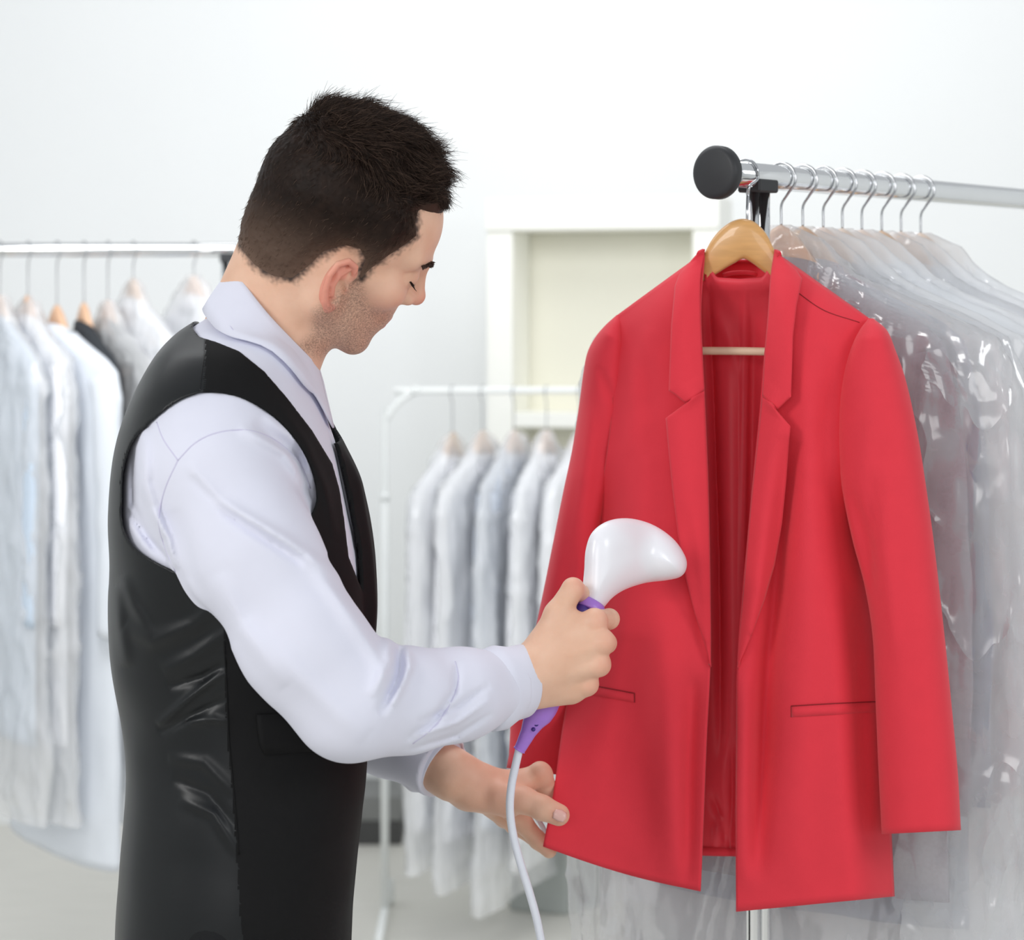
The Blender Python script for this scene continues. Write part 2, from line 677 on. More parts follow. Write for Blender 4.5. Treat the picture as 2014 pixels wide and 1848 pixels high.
# ------------------------------------------------------------------ the room
def structure(name, lo, hi, m):
    return props(box(name, lo, hi, m, None, 0), kind='structure')


structure('floor', (-2.7, -2.5, -0.1), (3.0, 6.4, 0.0), M['floor'])
structure('wall_back', (-2.7, 6.3, 0.0), (3.0, 6.4, 3.3), M['wall'])
structure('wall_left', (-2.8, -2.5, 0.0), (-2.7, 6.4, 3.3), M['wall'])
structure('wall_right', (3.0, -2.5, 0.0), (3.1, 6.4, 3.3), M['wall'])
# ------------------------------------------------------------------ the man
YM = 2.2
person = empty('person', (-0.28, YM, 0.0), 'dark-haired man in white shirt and black vest steaming the red blazer', 'person')

psi, the, rho = math.radians(22), math.radians(26), math.radians(20)
f0 = np.array([math.cos(psi) * math.cos(the), math.sin(psi) * math.cos(the), -math.sin(the)])
l0 = np.array([-math.sin(psi), math.cos(psi), 0])
u0 = np.array([math.cos(psi) * math.sin(the), math.sin(psi) * math.sin(the), math.cos(the)])
RH = np.stack([f0, l0 * math.cos(rho) + u0 * math.sin(rho), u0 * math.cos(rho) - l0 * math.sin(rho)], 1)
EAR = np.array([0.010, -0.076, -0.022])
OH = pp(668, 560, 2.128) - RH @ EAR


def hl(p):
    """room -> head frame (forward, left, up)"""
    return ((p - OH) @ RH).astype(np.float32)


def hw(q):
    return OH + np.asarray(q, float) @ RH.T


# torso outline: row of the photo (at distance YM), back edge, front edge, half width in metres
TT = np.array([
    (606, 420, 520, .030), (628, 390, 560, .052), (656, 350, 592, .085), (700, 312, 618, .135), (760, 279, 634, .170), (820, 256, 654, .183),
    (900, 236, 680, .186), (1000, 226, 702, .180), (1100, 226, 718, .170), (1200, 221, 722, .160), (1300, 226, 722, .153), (1400, 246, 721, .150),
    (1500, 256, 721, .153), (1600, 252, 712, .160), (1700, 243, 700, .166), (1800, 236, 692, .170), (1900, 236, 690, .170)], float)
_tt = cr(TT, 200)
_tz = (ZC - (_tt[:, 0] - HY) / F * YM)[::-1]
_tb = ((_tt[:, 1] - HX) / F * YM)[::-1]
_tf = ((_tt[:, 2] - HX) / F * YM)[::-1]
_tw = _tt[:, 3][::-1]


def torso(p, off):
    d = torso0(p, off)
    g = (torso0(p + np.array([0, 0, 0.004], np.float32), off) - d) / 0.004
    d = d / np.sqrt(1 + np.clip(g, -6, 6) ** 2)
    return np.maximum(d, p[:, 2] - np.float32(_tz[-1]) - off - 0.004).astype(np.float32)


def torso0(p, off):
    z = p[:, 2]
    xb, xf, hwid = np.interp(z, _tz, _tb), np.interp(z, _tz, _tf), np.interp(z, _tz, _tw)
    a, b = (xf - xb) / 2 + off, hwid + off
    dx, dy = np.abs(p[:, 0] - (xf + xb) / 2), np.abs(p[:, 1] - YM)
    e = 2.25
    r = ((dx / a) ** e + (dy / b) ** e + 1e-12) ** (1 / e)
    q = np.sqrt(dx * dx + dy * dy)
    d = q * (1 - 1 / r)
    d = np.where(q < 1e-4, -np.minimum(a, b), d)
    return d.astype(np.float32)


NECK_A, NECK_B = pp(498, 800, YM), hw((-0.028, 0, -0.03))

EARF = math.radians(24)


def head_base(p):
    L = hl(p)
    q = L.copy()
    q[:, 1] = np.abs(q[:, 1])
    d = s_ell(L, (0.002, 0, 0.043), (0.0940, 0.0745, 0.081))
    d = smin(d, s_ell(L, (0.045, 0, 0.045), (0.0485, 0.058, 0.052)), 0.01)          # forehead
    d = smin(d, s_ell(L, (0.040, 0, -0.030), (0.050, 0.052, 0.056)), 0.02)         # face block
    d = smin(d, s_cap(q, (0.009, 0.052, -0.050), (0.068, 0.016, -0.079), 0.013, 0.0135), 0.022)   # jaw line
    d = smin(d, s_cap(q, (0.008, 0.054, -0.018), (0.009, 0.052, -0.050), 0.015, 0.013), 0.02)
    d = smin(d, s_sph(L, (0.073, 0, -0.081), 0.0165), 0.014)                       # chin
    d = smin(d, s_ell(q, (0.060, 0.040, -0.012), (0.026, 0.023, 0.019)), 0.016)    # cheekbone
    d = smin(d, s_ell(L, (0.064, 0, -0.042), (0.030, 0.034, 0.030)), 0.014)
    d = smin(d, s_ell(L, (0.066, 0, -0.008), (0.027, 0.040, 0.032)), 0.014)        # mouth barrel
    d = smin(d, s_cap(q, (0.0915, 0.006, 0.027), (0.072, 0.046, 0.030), 0.009, 0.009), 0.014)     # brow
    d = smax(d, -s_sph(q, (0.1045, 0.034, 0.012), 0.0160), 0.010)                  # eye hollow
    d = smin(d, s_sph(q, (0.0775, 0.0325, 0.011), 0.0130), 0.005)                  # lid over the eye
    d = smin(d, s_cap(L, (0.0925, 0, 0.022), (0.1075, 0, -0.008), 0.0082, 0.0082), 0.013)         # nose bridge
    d = smin(d, s_sph(L, (0.1090, 0, -0.0115), 0.0086), 0.006)                      # nose tip
    d = smin(d, s_ell(q, (0.0970, 0.0105, -0.0165), (0.0090, 0.0060, 0.0062)), 0.006)            # wings
    d = smin(d, s_cap(q, (0.0915, 0.002, -0.043), (0.080, 0.021, -0.048), 0.0052, 0.003), 0.005)  # lips
    d = smin(d, s_cap(q, (0.0900, 0.000, -0.0535), (0.080, 0.019, -0.0500), 0.0058, 0.003), 0.005)
    return L, q, d


def neck_d(p):
    d = s_cap(p, pp(500, 800, YM), pp(548, 622, YM), 0.050, 0.049)
    d = smin(d, s_cap(p, pp(548, 622, YM), hw((-0.022, 0, -0.02)), 0.050, 0.050), 0.02)
    d = smin(d, s_cap(p, pp(540, 790, YM), hw((0.008, 0, -0.045)), 0.030, 0.028), 0.02)
    return smin(d, s_cap(p, pp(470, 650, YM), hw((-0.055, 0, 0.0)), 0.036, 0.032), 0.025)


def head_sdf(p):
    L, q, d = head_base(p)
    # ear
    c, s = math.cos(EARF), math.sin(EARF)
    a0, n0, c0 = q[:, 0] - EAR[0] + 0.001, q[:, 1] - 0.079, q[:, 2] - EAR[2] + 0.001
    ea, en = a0 * c - n0 * s, a0 * s + n0 * c
    lean = math.radians(8)
    e3 = np.stack([ea * math.cos(lean) + c0 * math.sin(lean), en, -ea * math.sin(lean) + c0 * math.cos(lean)], 1)
    hel = [(.009, -.003, .003), (.0125, 0, .014), (.008, .0015, .024), (-.003, .002, .0285), (-.0135, .002, .023), (-.0175, .002, .010),
           (-.0145, .0015, -.006), (-.009, .001, -.018), (-.001, 0, -.026), (.006, -.002, -.023), (.009, -.004, -.015)]
    de = s_ell(e3, (-.003, -.004, .001), (.0150, .0045, .0265))
    de = smax(de, -s_ell(e3, (.0015, .0030, -.002), (.0080, .0085, .0105)), 0.003)
    de = smin(de, s_chain(e3, hel, [.0030, .0032, .0034, .0034, .0034, .0032, .0032, .0036, .0048, .0040, .003]), 0.0022)
    de = smin(de, s_chain(e3, [(.003, .0, .019), (-.006, .001, .012), (-.008, .001, .0), (-.004, .001, -.010)], [.0022, .0028, .0028, .0026]), 0.003)
    de = smin(de, s_ell(e3, (.010, -.001, -.004), (.0036, .0040, .0060)), 0.003)
    d = smin(d, de, 0.003)
    d = smax(d, -s_ell(e3, (.0035, .0035, -.003), (.0062, .0085, .0090)), 0.002)
    d = smax(d, -s_ell(e3, (-.004, .0045, .016), (.0065, .0035, .0045)), 0.002)
    # neck
    d = smin(d, neck_d(p), 0.02)
    return smin(d, torso(p, -0.020), 0.012).astype(np.float32)


hv, hf = nets(head_sdf, (-0.315, 2.065, 1.395), (-0.055, 2.335, 1.675), 0.0014)

# hands -----------------------------------------------------------
def fing(p, mcp, pip, dip, tip, r, k=0.004):
    return s_chain(p, [mcp, pip, dip, tip], [r, r * 0.90, r * 0.82, r * 0.72], k)


RW = pp(1012, 1340, 2.142)
R_M = dict(i=pp(1168, 1220, 2.150), m=pp(1184, 1262, 2.143), r=pp(1175, 1306, 2.146), l=pp(1152, 1345, 2.156))
R_B = dict(i=pp(1072, 1278, 2.152), m=pp(1066, 1302, 2.145), r=pp(1064, 1325, 2.147), l=pp(1066, 1350, 2.154))


def rhand(p):
    d = s_cap(p, pp(930, 1368, 2.105), RW, 0.033, 0.0285)
    for k in 'imrl':
        d = smin(d, s_cap(p, R_B[k], R_M[k], 0.0165, 0.0118 if k != 'l' else 0.0105), 0.012)
    d = smin(d, s_cap(p, RW, pp(1068, 1315, 2.152), 0.0275, 0.022), 0.018)
    d = smin(d, s_cap(p, pp(1060, 1352, 2.155), pp(1122, 1358, 2.160), 0.0175, 0.013), 0.014)      # heel
    d = smin(d, s_ell(p, pp(1112, 1290, 2.156), (0.030, 0.012, 0.030)), 0.012)                        # palm
    d = smin(d, s_cap(p, pp(1062, 1285, 2.156), pp(1096, 1208, 2.158), 0.0170, 0.0128), 0.012)      # thumb root
    t = s_chain(p, [pp(1096, 1208, 2.158), pp(1127, 1158, 2.164), pp(1146, 1170, 2.188)], [0.0128, 0.0112, 0.0092], 0.003)
    d = smin(d, t, 0.006)
    d = smin(d, s_cap(p, pp(1100, 1225, 2.160), pp(1132, 1222, 2.158), 0.010, 0.010), 0.008)        # web
    fi = fing(p, R_M['i'], pp(1198, 1217, 2.185), pp(1165, 1236, 2.214), pp(1128, 1246, 2.214), 0.0112)
    fm = fing(p, R_M['m'], pp(1192, 1264, 2.186), pp(1150, 1275, 2.215), pp(1112, 1282, 2.212), 0.0115)
    fr = fing(p, R_M['r'], pp(1180, 1308, 2.186), pp(1136, 1316, 2.213), pp(1100, 1318, 2.210), 0.0110)
    fl = fing(p, R_M['l'], pp(1156, 1350, 2.188), pp(1120, 1354, 2.210), pp(1090, 1354, 2.206), 0.0096)
    fg = np.minimum(np.minimum(fi, fm), np.minimum(fr, fl))
    d = smin(d, fg, 0.0045)
    # knuckle bumps and tendons
    for k in 'imrl':
        d = smin(d, s_sph(p, R_M[k] + np.array([0.003, -0.0035, 0]), 0.0095), 0.006)
    for k in 'mrl':
        d = smin(d, s_cap(p, R_B[k] * 0.5 + R_M[k] * 0.5 + np.array([0, -0.0085, 0]), R_M[k] + np.array([0.0, -0.0075, 0]), 0.0030, 0.0032), 0.006)
    return d.astype(np.float32)


rv, rf = nets(rhand, (-0.075, 2.04, 1.075), (0.135, 2.245, 1.265), 0.0011)

LW = pp(892, 1524, 2.335)


def lhand(p):
    d = s_cap(p, pp(800, 1470, 2.37), LW, 0.034, 0.0255)
    d = smin(d, s_cap(p, LW, pp(935, 1540, 2.335), 0.025, 0.021), 0.015)
    d = smin(d, s_cap(p, pp(930, 1540, 2.336), pp(1015, 1545, 2.342), 0.0195, 0.0165), 0.014)       # index metacarpal
    d = smin(d, s_cap(p, pp(925, 1552, 2.342), pp(985, 1572, 2.356), 0.0180, 0.0130), 0.014)
    d = smin(d, s_cap(p, pp(920, 1560, 2.350), pp(962, 1582, 2.370), 0.0170, 0.0115), 0.014)
    d = smin(d, s_cap(p, pp(935, 1562, 2.332), pp(1000, 1582, 2.326), 0.0150, 0.0145), 0.012)       # thumb mount
    th = s_chain(p, [pp(985, 1562, 2.322), pp(1030, 1573, 2.316), pp(1066, 1588, 2.311), pp(1099, 1602, 2.311)], [0.0155, 0.0142, 0.0132, 0.0118], 0.004)
    d = smin(d, th, 0.008)
    fi = fing(p, pp(1015, 1540, 2.342), pp(1064, 1524, 2.350), pp(1078, 1560, 2.372), pp(1080, 1590, 2.374), 0.0140)
    fm = fing(p, pp(985, 1575, 2.356), pp(1030, 1620, 2.364), pp(1058, 1652, 2.364), pp(1080, 1672, 2.362), 0.0118)
    fr = fing(p, pp(965, 1582, 2.372), pp(1012, 1622, 2.388), pp(1050, 1645, 2.390), pp(1075, 1658, 2.386), 0.0112)
    fl = fing(p, pp(948, 1578, 2.386), pp(990, 1610, 2.405), pp(1020, 1630, 2.408), pp(1045, 1640, 2.406), 0.0098)
    fg = np.minimum(np.minimum(fi, fm), np.minimum(fr, fl))
    d = smin(d, fg, 0.0045)
    d = smin(d, s_sph(p, pp(1062, 1516, 2.343), 0.0105), 0.006)
    return d.astype(np.float32)


lv, lf = nets(lhand, (-0.145, 2.275, 0.900), (0.075, 2.43, 1.060), 0.0011)

# the rest of the body, coarse, under the clothes
RS, RE = pp(425, 905, 2.050), pp(700, 1410, 2.025)
LS, LE = pp(430, 880, 2.370), pp(612, 1330, 2.450)
HIP_R, HIP_L = np.array([-0.285, 2.105, 0.90]), np.array([-0.285, 2.295, 0.90])


def body_core(p):
    d = torso(p, -0.022)
    d = smin(d, s_chain(p, [RS, RE, RW], [0.050, 0.040, 0.027], 0.01), 0.03)
    d = smin(d, s_chain(p, [LS, LE, LW], [0.050, 0.040, 0.024], 0.01), 0.03)
    for h in (HIP_R, HIP_L):
        d = smin(d, s_chain(p, [h, h + [0.03, 0, -0.43], h + [0.0, 0, -0.82]], [0.056, 0.050, 0.038], 0.02), 0.02)
        d = smin(d, s_cap(p, h + [-0.005, 0, -0.85], h + [0.14, 0, -0.862], 0.036, 0.026), 0.02)
    return d.astype(np.float32)


bv, bf = nets(body_core, (-0.46, 1.94, 0.0), (0.06, 2.52, 1.47), 0.009)

v = np.vstack([hv, rv, lv, bv])
f = np.vstack([hf, rf + len(hv), lf + len(hv) + len(rv), bf + len(hv) + len(rv) + len(lv)])
bme = mesh('body', v, f)
Lh = hl(v)
isH = np.zeros(len(v), bool)
isH[:len(hv)] = True
qa = np.abs(Lh[:, 1])
HAIRP = [(-.13, -.040), (-.098, -.045), (-.066, -.056), (-.044, -.055), (-.026, -.046), (-.018, -.026), (-.014, -.004), (-.004, .011), (.010, .015),
         (.019, .009), (.023, -.006), (.027, -.015), (.034, -.013), (.037, .003), (.044, .023), (.056, .045), (.062, .056), (.053, .068), (.050, .080),
         (.066, .088), (.085, .084), (.13, .080), (.16, .25), (-.2, .25), (-.2, -.04)]
hairD = s_poly2(Lh[:, 0], Lh[:, 2], HAIRP)
hairD = hairD + vnoise(Lh, 130, 71) * 0.0030 + vnoise(Lh, 420, 72) * 0.0025
scalp = np.where(isH, sstep(0.005, -0.006, hairD) * sstep(0.086, 0.080, qa), 0)
STUB = [(.020, -.008), (.034, -.010), (.040, -.018), (.052, -.030), (.070, -.028), (.085, -.026), (.13, -.028), (.13, -.12), (.0, -.12), (.016, -.084), (.002, -.060), (.010, -.034)]
sd = s_poly2(Lh[:, 0], Lh[:, 2], STUB)
stub = np.where(isH, sstep(0.006, -0.010, sd) * sstep(0.030, 0.012, np.abs(Lh[:, 2] + 0.05) - 0.035), 0)
lip = np.where(isH, sstep(0.0085, 0.005, np.sqrt((Lh[:, 2] + 0.048) ** 2)) * sstep(0.021, 0.016, qa) * sstep(0.086, 0.0885, Lh[:, 0]), 0)
stub *= 1 - lip
ea = np.sqrt(((Lh - np.array([.008, 0, -.022])) * np.array([1, 0, 0.62])) ** 2 @ np.ones(3))
red = np.where(isH, sstep(0.026, 0.016, ea) * sstep(0.0745, 0.079, qa), 0)
red = np.maximum(red, np.where(isH, 0.75 * np.exp(-(((Lh - np.array([.114, 0, -.012])) / np.array([.014, .016, .014])) ** 2).sum(1)), 0))
red = np.maximum(red, np.where(isH, 0.45 * np.exp(-(((np.stack([Lh[:, 0], qa, Lh[:, 2]], 1) - np.array([.070, .045, -.020])) / .022) ** 2).sum(1)), 0))
kn = np.full(len(v), 0.0)
for c in [R_M[k] + np.array([0.006, -0.006, 0]) for k in 'imrl'] + [pp(1064, 1518, 2.338), pp(1099, 1602, 2.30), pp(1138, 1150, 2.16)]:
    kn = np.maximum(kn, 0.7 * np.exp(-((v - c) ** 2).sum(1) / 0.010 ** 2))
for c in (pp(985, 1550, 2.32),):
    kn = np.maximum(kn, 0.35 * np.exp(-((v - c) ** 2).sum(1) / 0.05 ** 2))
red = np.maximum(red, kn)
for nm, a in (('scalp', scalp), ('stubble', stub), ('lip', lip), ('red', red)):
    fattr(bme, nm, a)
body = link('body', bme, person, M['skin'])

# nails
def nail(c, axis, nrm, w, l):
    axis = axis / np.linalg.norm(axis)
    nrm = nrm - axis * (nrm @ axis)
    nrm /= np.linalg.norm(nrm)
    s = np.cross(axis, nrm)
    v = []
    for i in range(7):
        for j in range(7):
            a, b = -1 + i / 3, -1 + j / 3
            k = math.sqrt(max(0.0, 1 - 0.35 * max(abs(a), abs(b)) ** 4 * (abs(a * b)) ** 0.5))
            v.append(c + axis * a * l * k + s * b * w * k + nrm * (0.0012 - 0.0026 * b * b - 0.0006 * a * a))
    me = mesh('nail', v, grid_faces(7, 7))
    o = link('nail', me, body, M['nail'])
    md = o.modifiers.new('thick', 'SOLIDIFY')
    md.thickness = 0.0008
    return o


props(nail(pp(1101, 1603, 2.2985), pp(1099, 1602, 2.30) - pp(1070, 1590, 2.30), np.array([0.12, -1.0, 0.30]), 0.0068, 0.0078), 'pink thumbnail pressed on the red cloth')

# eyes: dark lashes and brows
def hpath(name, pts, rad, m, parent, seg=8):
    return tube(name, cr(np.array([hw(q) for q in pts]), 14), rad, m, parent, seg)


def head_hit(q, d):
    o = Vector(hw(np.array(q) + np.array(d) * 0.05))
    r = HT.ray_cast(o, Vector((RH @ -np.array(d)).tolist()))
    return np.array(r[0]) if r[0] is not None else hw(q)


HT = BVHTree.FromPolygons(hv.tolist(), hf.tolist())
for sgn in (-1, 1):
    pts = [head_hit((0.08, sgn * y, z), (1, 0, 0)) for y, z in ((.020, .0065), (.026, .0045), (.033, .004), (.040, .0055), (.045, .008))]
    v_, f_ = tube_geo(cr(np.array(pts) + RH @ np.array([.0006, 0, 0]), 16), 0.0011, 6)
    geos = [(v_, f_)]
    base = cr(np.array(pts), 18)
    for i, b0 in enumerate(base):
        t = i / 17
        dirv = RH @ np.array([.0065, sgn * (t - 0.4) * 0.006, -.0045])
        geos.append(tube_geo(np.array([b0, b0 + dirv * 0.55, b0 + dirv + RH @ np.array([0, 0, .001])]), [.00045, .00035, .00012], 4))
    vv, ff = join(*geos)
    link('eyelash', mesh('eyelash', vv, ff), body, M['hair'])
    geos = []
    for i in range(170):
        t = rng.random()
        y = .008 + .044 * t
        z = .0265 + .007 * math.sin(min(t * 1.35, 1) * 1.9) - .004 * t + rng.normal() * .0013 * (1.15 - t)
        b0 = head_hit((0.08, sgn * y, z), (1, sgn * 0.35 * t, 0))
        dirv = RH @ np.array([.0012, sgn * .0060, .0020 - .0035 * t + rng.normal() * .0008])
        geos.append(tube_geo(np.array([b0, b0 + dirv]), [.0005, .0002], 4))
    vv, ff = join(*geos)
    props(link('eyebrow', mesh('eyebrow', vv, ff), body, M['brow']), kind='stuff')

# hair ------------------------------------------------------------
def hair_thick(q):
    """hair length over the scalp in the head frame"""
    dp = s_poly2(q[:, 0], q[:, 2], HAIRP)
    side = 0.0055 + 0.005 * sstep(0.0, 0.06, q[:, 2]) * sstep(0.03, -0.05, q[:, 0])
    top = sstep(0.060, 0.118, q[:, 2] + 0.10 * np.clip(q[:, 0], -.1, .1)) * (0.009 + 0.004 * sstep(-.05, .04, q[:, 0]))
    return np.clip(-dp * 0.30 - 0.0012 * sstep(.075, .055, q[:, 0]), -0.006, 1) , side + top


_a = math.radians(38)
RQ = np.array([[math.cos(_a), 0, math.sin(_a)], [0, 1, 0], [-math.sin(_a), 0, math.cos(_a)]])


def hair_sdf(p):
    q = hl(p)
    d = smin(head_base(p)[2], neck_d(p), 0.02)
    edge, th = hair_thick(q)
    quiff = s_ell(q, (0.040, 0, 0.097), (0.040, 0.054, 0.026), RQ)
    st = np.stack([q[:, 0] * 0.55, q[:, 1], q[:, 2] * 0.8], 1)
    topm = sstep(0.055, 0.105, q[:, 2] + 0.15 * np.clip(q[:, 0], -.1, .1))
    n = vnoise(st, 70, 1) * 0.0042 + vnoise(st, 160, 2) * 0.0030 + vnoise(q, 330, 3) * 0.0014
    nn = n * (0.10 + topm) + vnoise(q, 500, 5) * 0.0006
    d2 = smin(d - np.minimum(th, edge), np.maximum(quiff, -edge - 0.004), 0.012) - nn * np.clip(edge / 0.004, 0, 1)
    ear = s_ell(np.stack([q[:, 0], np.abs(q[:, 1]), q[:, 2]], 1), (.007, .088, -.022), (.021, .017, .032))
    return np.maximum(d2, -ear).astype(np.float32)


xv, xf = nets(hair_sdf, (-0.325, 2.06, 1.46), (-0.055, 2.335, 1.735), 0.0015)
hair = link('hair', mesh('hair', xv, xf), person, M['hair'])
props(hair, 'short dark brown hair, longer and tousled on top')
# strands
hn = np.zeros(len(xv) * 3, np.float32)
hair.data.vertices.foreach_get('normal', hn)
hn = hn.reshape(-1, 3)
Lx = hl(xv)
edge, th = hair_thick(Lx)
fattr(hair.data, 'fade', np.clip(sstep(0.050, -0.030, Lx[:, 2] - 0.25 * np.clip(Lx[:, 0], -.1, .05)) * 0.75 + sstep(0.004, 0.0, edge) * 0.25, 0, 1))
cand = np.where((edge > 0.0006) & (th - 0.004 < np.inf))[0]
topm = sstep(0.055, 0.105, Lx[:, 2] + 0.15 * np.clip(Lx[:, 0], -.1, .1))
wgt = 0.40 + topm[cand] * 1.5 + 3.0 * sstep(0.0035, 0.0006, edge[cand])
pick = rng.choice(cand, 20000, p=wgt / wgt.sum())
K = 5
b0 = xv[pick] + rng.normal(size=(len(pick), 3)) * 0.0008
nrm = hn[pick]
Lp = Lx[pick]
tm = topm[pick][:, None]
cl = np.stack([vnoise(Lp, 55, 11), vnoise(Lp, 55, 12), vnoise(Lp, 55, 13)], 1)
flow_top = np.stack([0.9 + 0 * Lp[:, 0], Lp[:, 1] * 4, 0.15 - 5 * np.clip(Lp[:, 0] - 0.05, 0, 1)], 1) + cl * 1.1
flow_side = np.stack([-0.25 + 0 * Lp[:, 0], 0 * Lp[:, 0], -1 + 0 * Lp[:, 0]], 1) + cl * 0.25
flow = (flow_top * tm + flow_side * (1 - tm)) @ RH.T
flow /= np.linalg.norm(flow, axis=1)[:, None]
flow -= nrm * (flow * nrm).sum(1)[:, None]
ln = (0.006 + 0.013 * tm) * (0.6 + 0.8 * rng.random((len(pick), 1)))
ln *= np.clip(0.35 + edge[pick][:, None] / 0.006, 0.35, 1)
pts = np.zeros((len(pick), K, 3))
cu = rng.normal(size=(len(pick), 3)) * 0.35
for k in range(K):
    t = k / (K - 1)
    pts[:, k] = b0 - nrm * 0.001 + ln * t * (flow * (0.55 + 0.35 * t) + nrm * ((0.28 + 0.35 * tm) * (1 - 0.6 * t)) + cu * t * 0.5)
hc = bpy.data.hair_curves.new('hair_strands')
hc.add_curves([K] * len(pick))
hc.attributes['position'].data.foreach_set('vector', pts.astype(np.float32).ravel()) if 'position' in hc.attributes else None
ra = hc.attributes.new('radius', 'FLOAT', 'POINT') if 'radius' not in hc.attributes else hc.attributes['radius']
ra.data.foreach_set('value', np.tile(np.array([.00022, .0002, .00017, .00012, .00005], np.float32), len(pick)))
fa = hc.attributes.new('fade', 'FLOAT', 'POINT')
fa.data.foreach_set('value', np.repeat(np.clip(sstep(0.055, -0.03, Lp[:, 2]) * 0.7 + rng.random(len(pick)) ** 3 * 0.7, 0, 1), K).astype(np.float32))
hs = bpy.data.objects.new('hair_strands', hc)
COL.objects.link(hs)
hc.materials.append(M['hair'])
hs.parent = hair
hs['kind'] = 'stuff'

# shirt -----------------------------------------------------------
R_CUFF, L_CUFF = pp(1005, 1345, 2.138), pp(868, 1510, 2.342)
SF = [  # folds of the shirt seen on the near arm: polyline in the photo, width, height
    ([(370, 910), (430, 985), (560, 1060), (690, 1150)], 12, .0040), ([(375, 935), (450, 1010), (600, 1110)], 10, -.0035),
    ([(470, 840), (560, 890), (605, 960)], 10, .0035), ([(500, 830), (590, 900), (612, 985)], 8, -.003), ([(520, 815), (600, 880), (622, 960)], 8, .003),
    ([(285, 840), (285, 950), (320, 1060)], 12, .004), ([(262, 880), (262, 990), (310, 1090)], 8, -.003), ([(300, 1000), (330, 1060), (345, 1120)], 8, .003),
    ([(250, 1000), (290, 1060), (335, 1105)], 7, -.003),
    ([(600, 1090), (660, 1170), (740, 1290), (760, 1360)], 16, .004), ([(640, 1090), (700, 1180), (770, 1260)], 14, -.003),
    ([(785, 1270), (785, 1330), (745, 1405)], 9, -.0045), ([(800, 1270), (806, 1310), (770, 1390)], 8, .004), ([(760, 1240), (766, 1300), (730, 1370)], 12, .004),
    ([(480, 1220), (600, 1340), (720, 1450)], 26, .003), ([(900, 1300), (895, 1360), (850, 1420), (800, 1455)], 7, -.0028),
    ([(820, 1420), (900, 1390), (965, 1345)], 6, -.0022), ([(810, 1450), (900, 1420), (968, 1372)], 6, .0022), ([(800, 1475), (900, 1445), (970, 1400)], 6, -.002),
    ([(430, 1130), (480, 1240), (560, 1350)], 18, .003), ([(345, 1000), (380, 1130), (460, 1270)], 16, -.0025)]


def px_of(p):
    return HX + p[:, 0] / p[:, 1] * F, HY - (p[:, 2] - ZC) / p[:, 1] * F


def arm_r(p):
    d = s_chain(p, [pp(422, 920, 2.055), pp(492, 1085, 2.040), pp(596, 1262, 2.030), pp(692, 1378, 2.030)], [0.066, 0.0600, 0.0560, 0.0530], 0.03)
    e = s_chain(p, [pp(692, 1378, 2.030), pp(800, 1378, 2.062), pp(900, 1366, 2.095), pp(1010, 1344, 2.140)], [0.0540, 0.0475, 0.0420, 0.0345], 0.02)
    return smin(d, e, 0.02)


def arm_l(p):
    d = s_chain(p, [pp(430, 900, 2.36), LE], [0.066, 0.060], 0.03)
    return smin(d, s_chain(p, [LE, pp(760, 1440, 2.40), pp(870, 1508, 2.343)], [0.058, 0.046, 0.036], 0.02), 0.03)


def shirt_sdf(p):
    d = torso(p, -0.008)
    d = smin(d, s_cap(p, pp(500, 800, YM), pp(530, 690, YM), 0.060, 0.052), 0.02)
    # nothing of the shirt above the collar line
    cl = (p - pp(545, 640, YM)) @ np.array([0.60, 0.0, 0.80], np.float32)
    d = np.maximum(d, cl + 0.010)
    near = p[:, 1] < 2.2
    ar = arm_r(p)
    d = smin(d, np.where(near, ar, 9.0), 0.022)
    d = smin(d, np.where(near, 9.0, arm_l(p)), 0.022)
    px, py = px_of(p)
    m = near & (np.abs(d) < 0.03)
    add = np.zeros(len(p), np.float32)
    if m.any():
        add[m] = folds(px[m], py[m], SF) * 1.9
    d = d - add - (vnoise(p, 14, 21) * 0.0020 + vnoise(p, 34, 22) * 0.0009)
    # open cuff ends
    for c, dr in ((R_CUFF, R_CUFF - pp(900, 1370, 2.095)), (L_CUFF, L_CUFF - pp(760, 1440, 2.40))):
        dr = dr / np.linalg.norm(dr)
        w = ((p - c) ** 2).sum(1) < 0.12 ** 2
        t = (p - c) @ dr.astype(np.float32)
        d = np.where(w, np.maximum(d, t), d)
    return d.astype(np.float32)


sv, sf = nets(shirt_sdf, (-0.465, 1.93, 0.86), (0.045, 2.54, 1.53), 0.0026)
shirt = link('shirt', mesh('shirt', sv, sf), person, M['shirt'])
props(shirt, 'white long-sleeved dress shirt')
ST = BVHTree.FromPolygons(sv.tolist(), sf.tolist())


def on_surface(tree, pts, off=0.0):
    """photo pixels -> points on a surface, found along the sight line"""
    out = []
    o = Vector((0, 0, ZC))
    for x, y in pts:
        d = Vector(((x - HX) / F, 1, -(y - HY) / F)).normalized()
        h = tree.ray_cast(o, d)
        if h[0] is not None:
            out.append(np.array(h[0]) + np.array(h[1] if h[1].dot(d) < 0 else -h[1]) * off)
    return np.array(out)


def seam(name, tree, pts, rad, m, parent, off=0.0, n=None):
    q = cr(np.array(pts, float), n or max(8, len(pts) * 6))
    s = on_surface(tree, q, off)
    if len(s) > 3:
        s[1:-1] = (s[:-2] + s[1:-1] * 2 + s[2:]) / 4
        return tube(name, s, rad, m, parent, 6)


for pts in ([(350, 905), (385, 870), (430, 850), (490, 846), (545, 868), (590, 912), (610, 960)], [(350, 905), (325, 960), (312, 1020), (322, 1070), (345, 1125)],
            [(308, 830), (322, 865), (350, 905)], [(895, 1300), (902, 1335), (890, 1375), (858, 1425), (812, 1462)]):
    seam('seam', ST, pts, 0.0008, M['thread'], shirt, -0.0002)


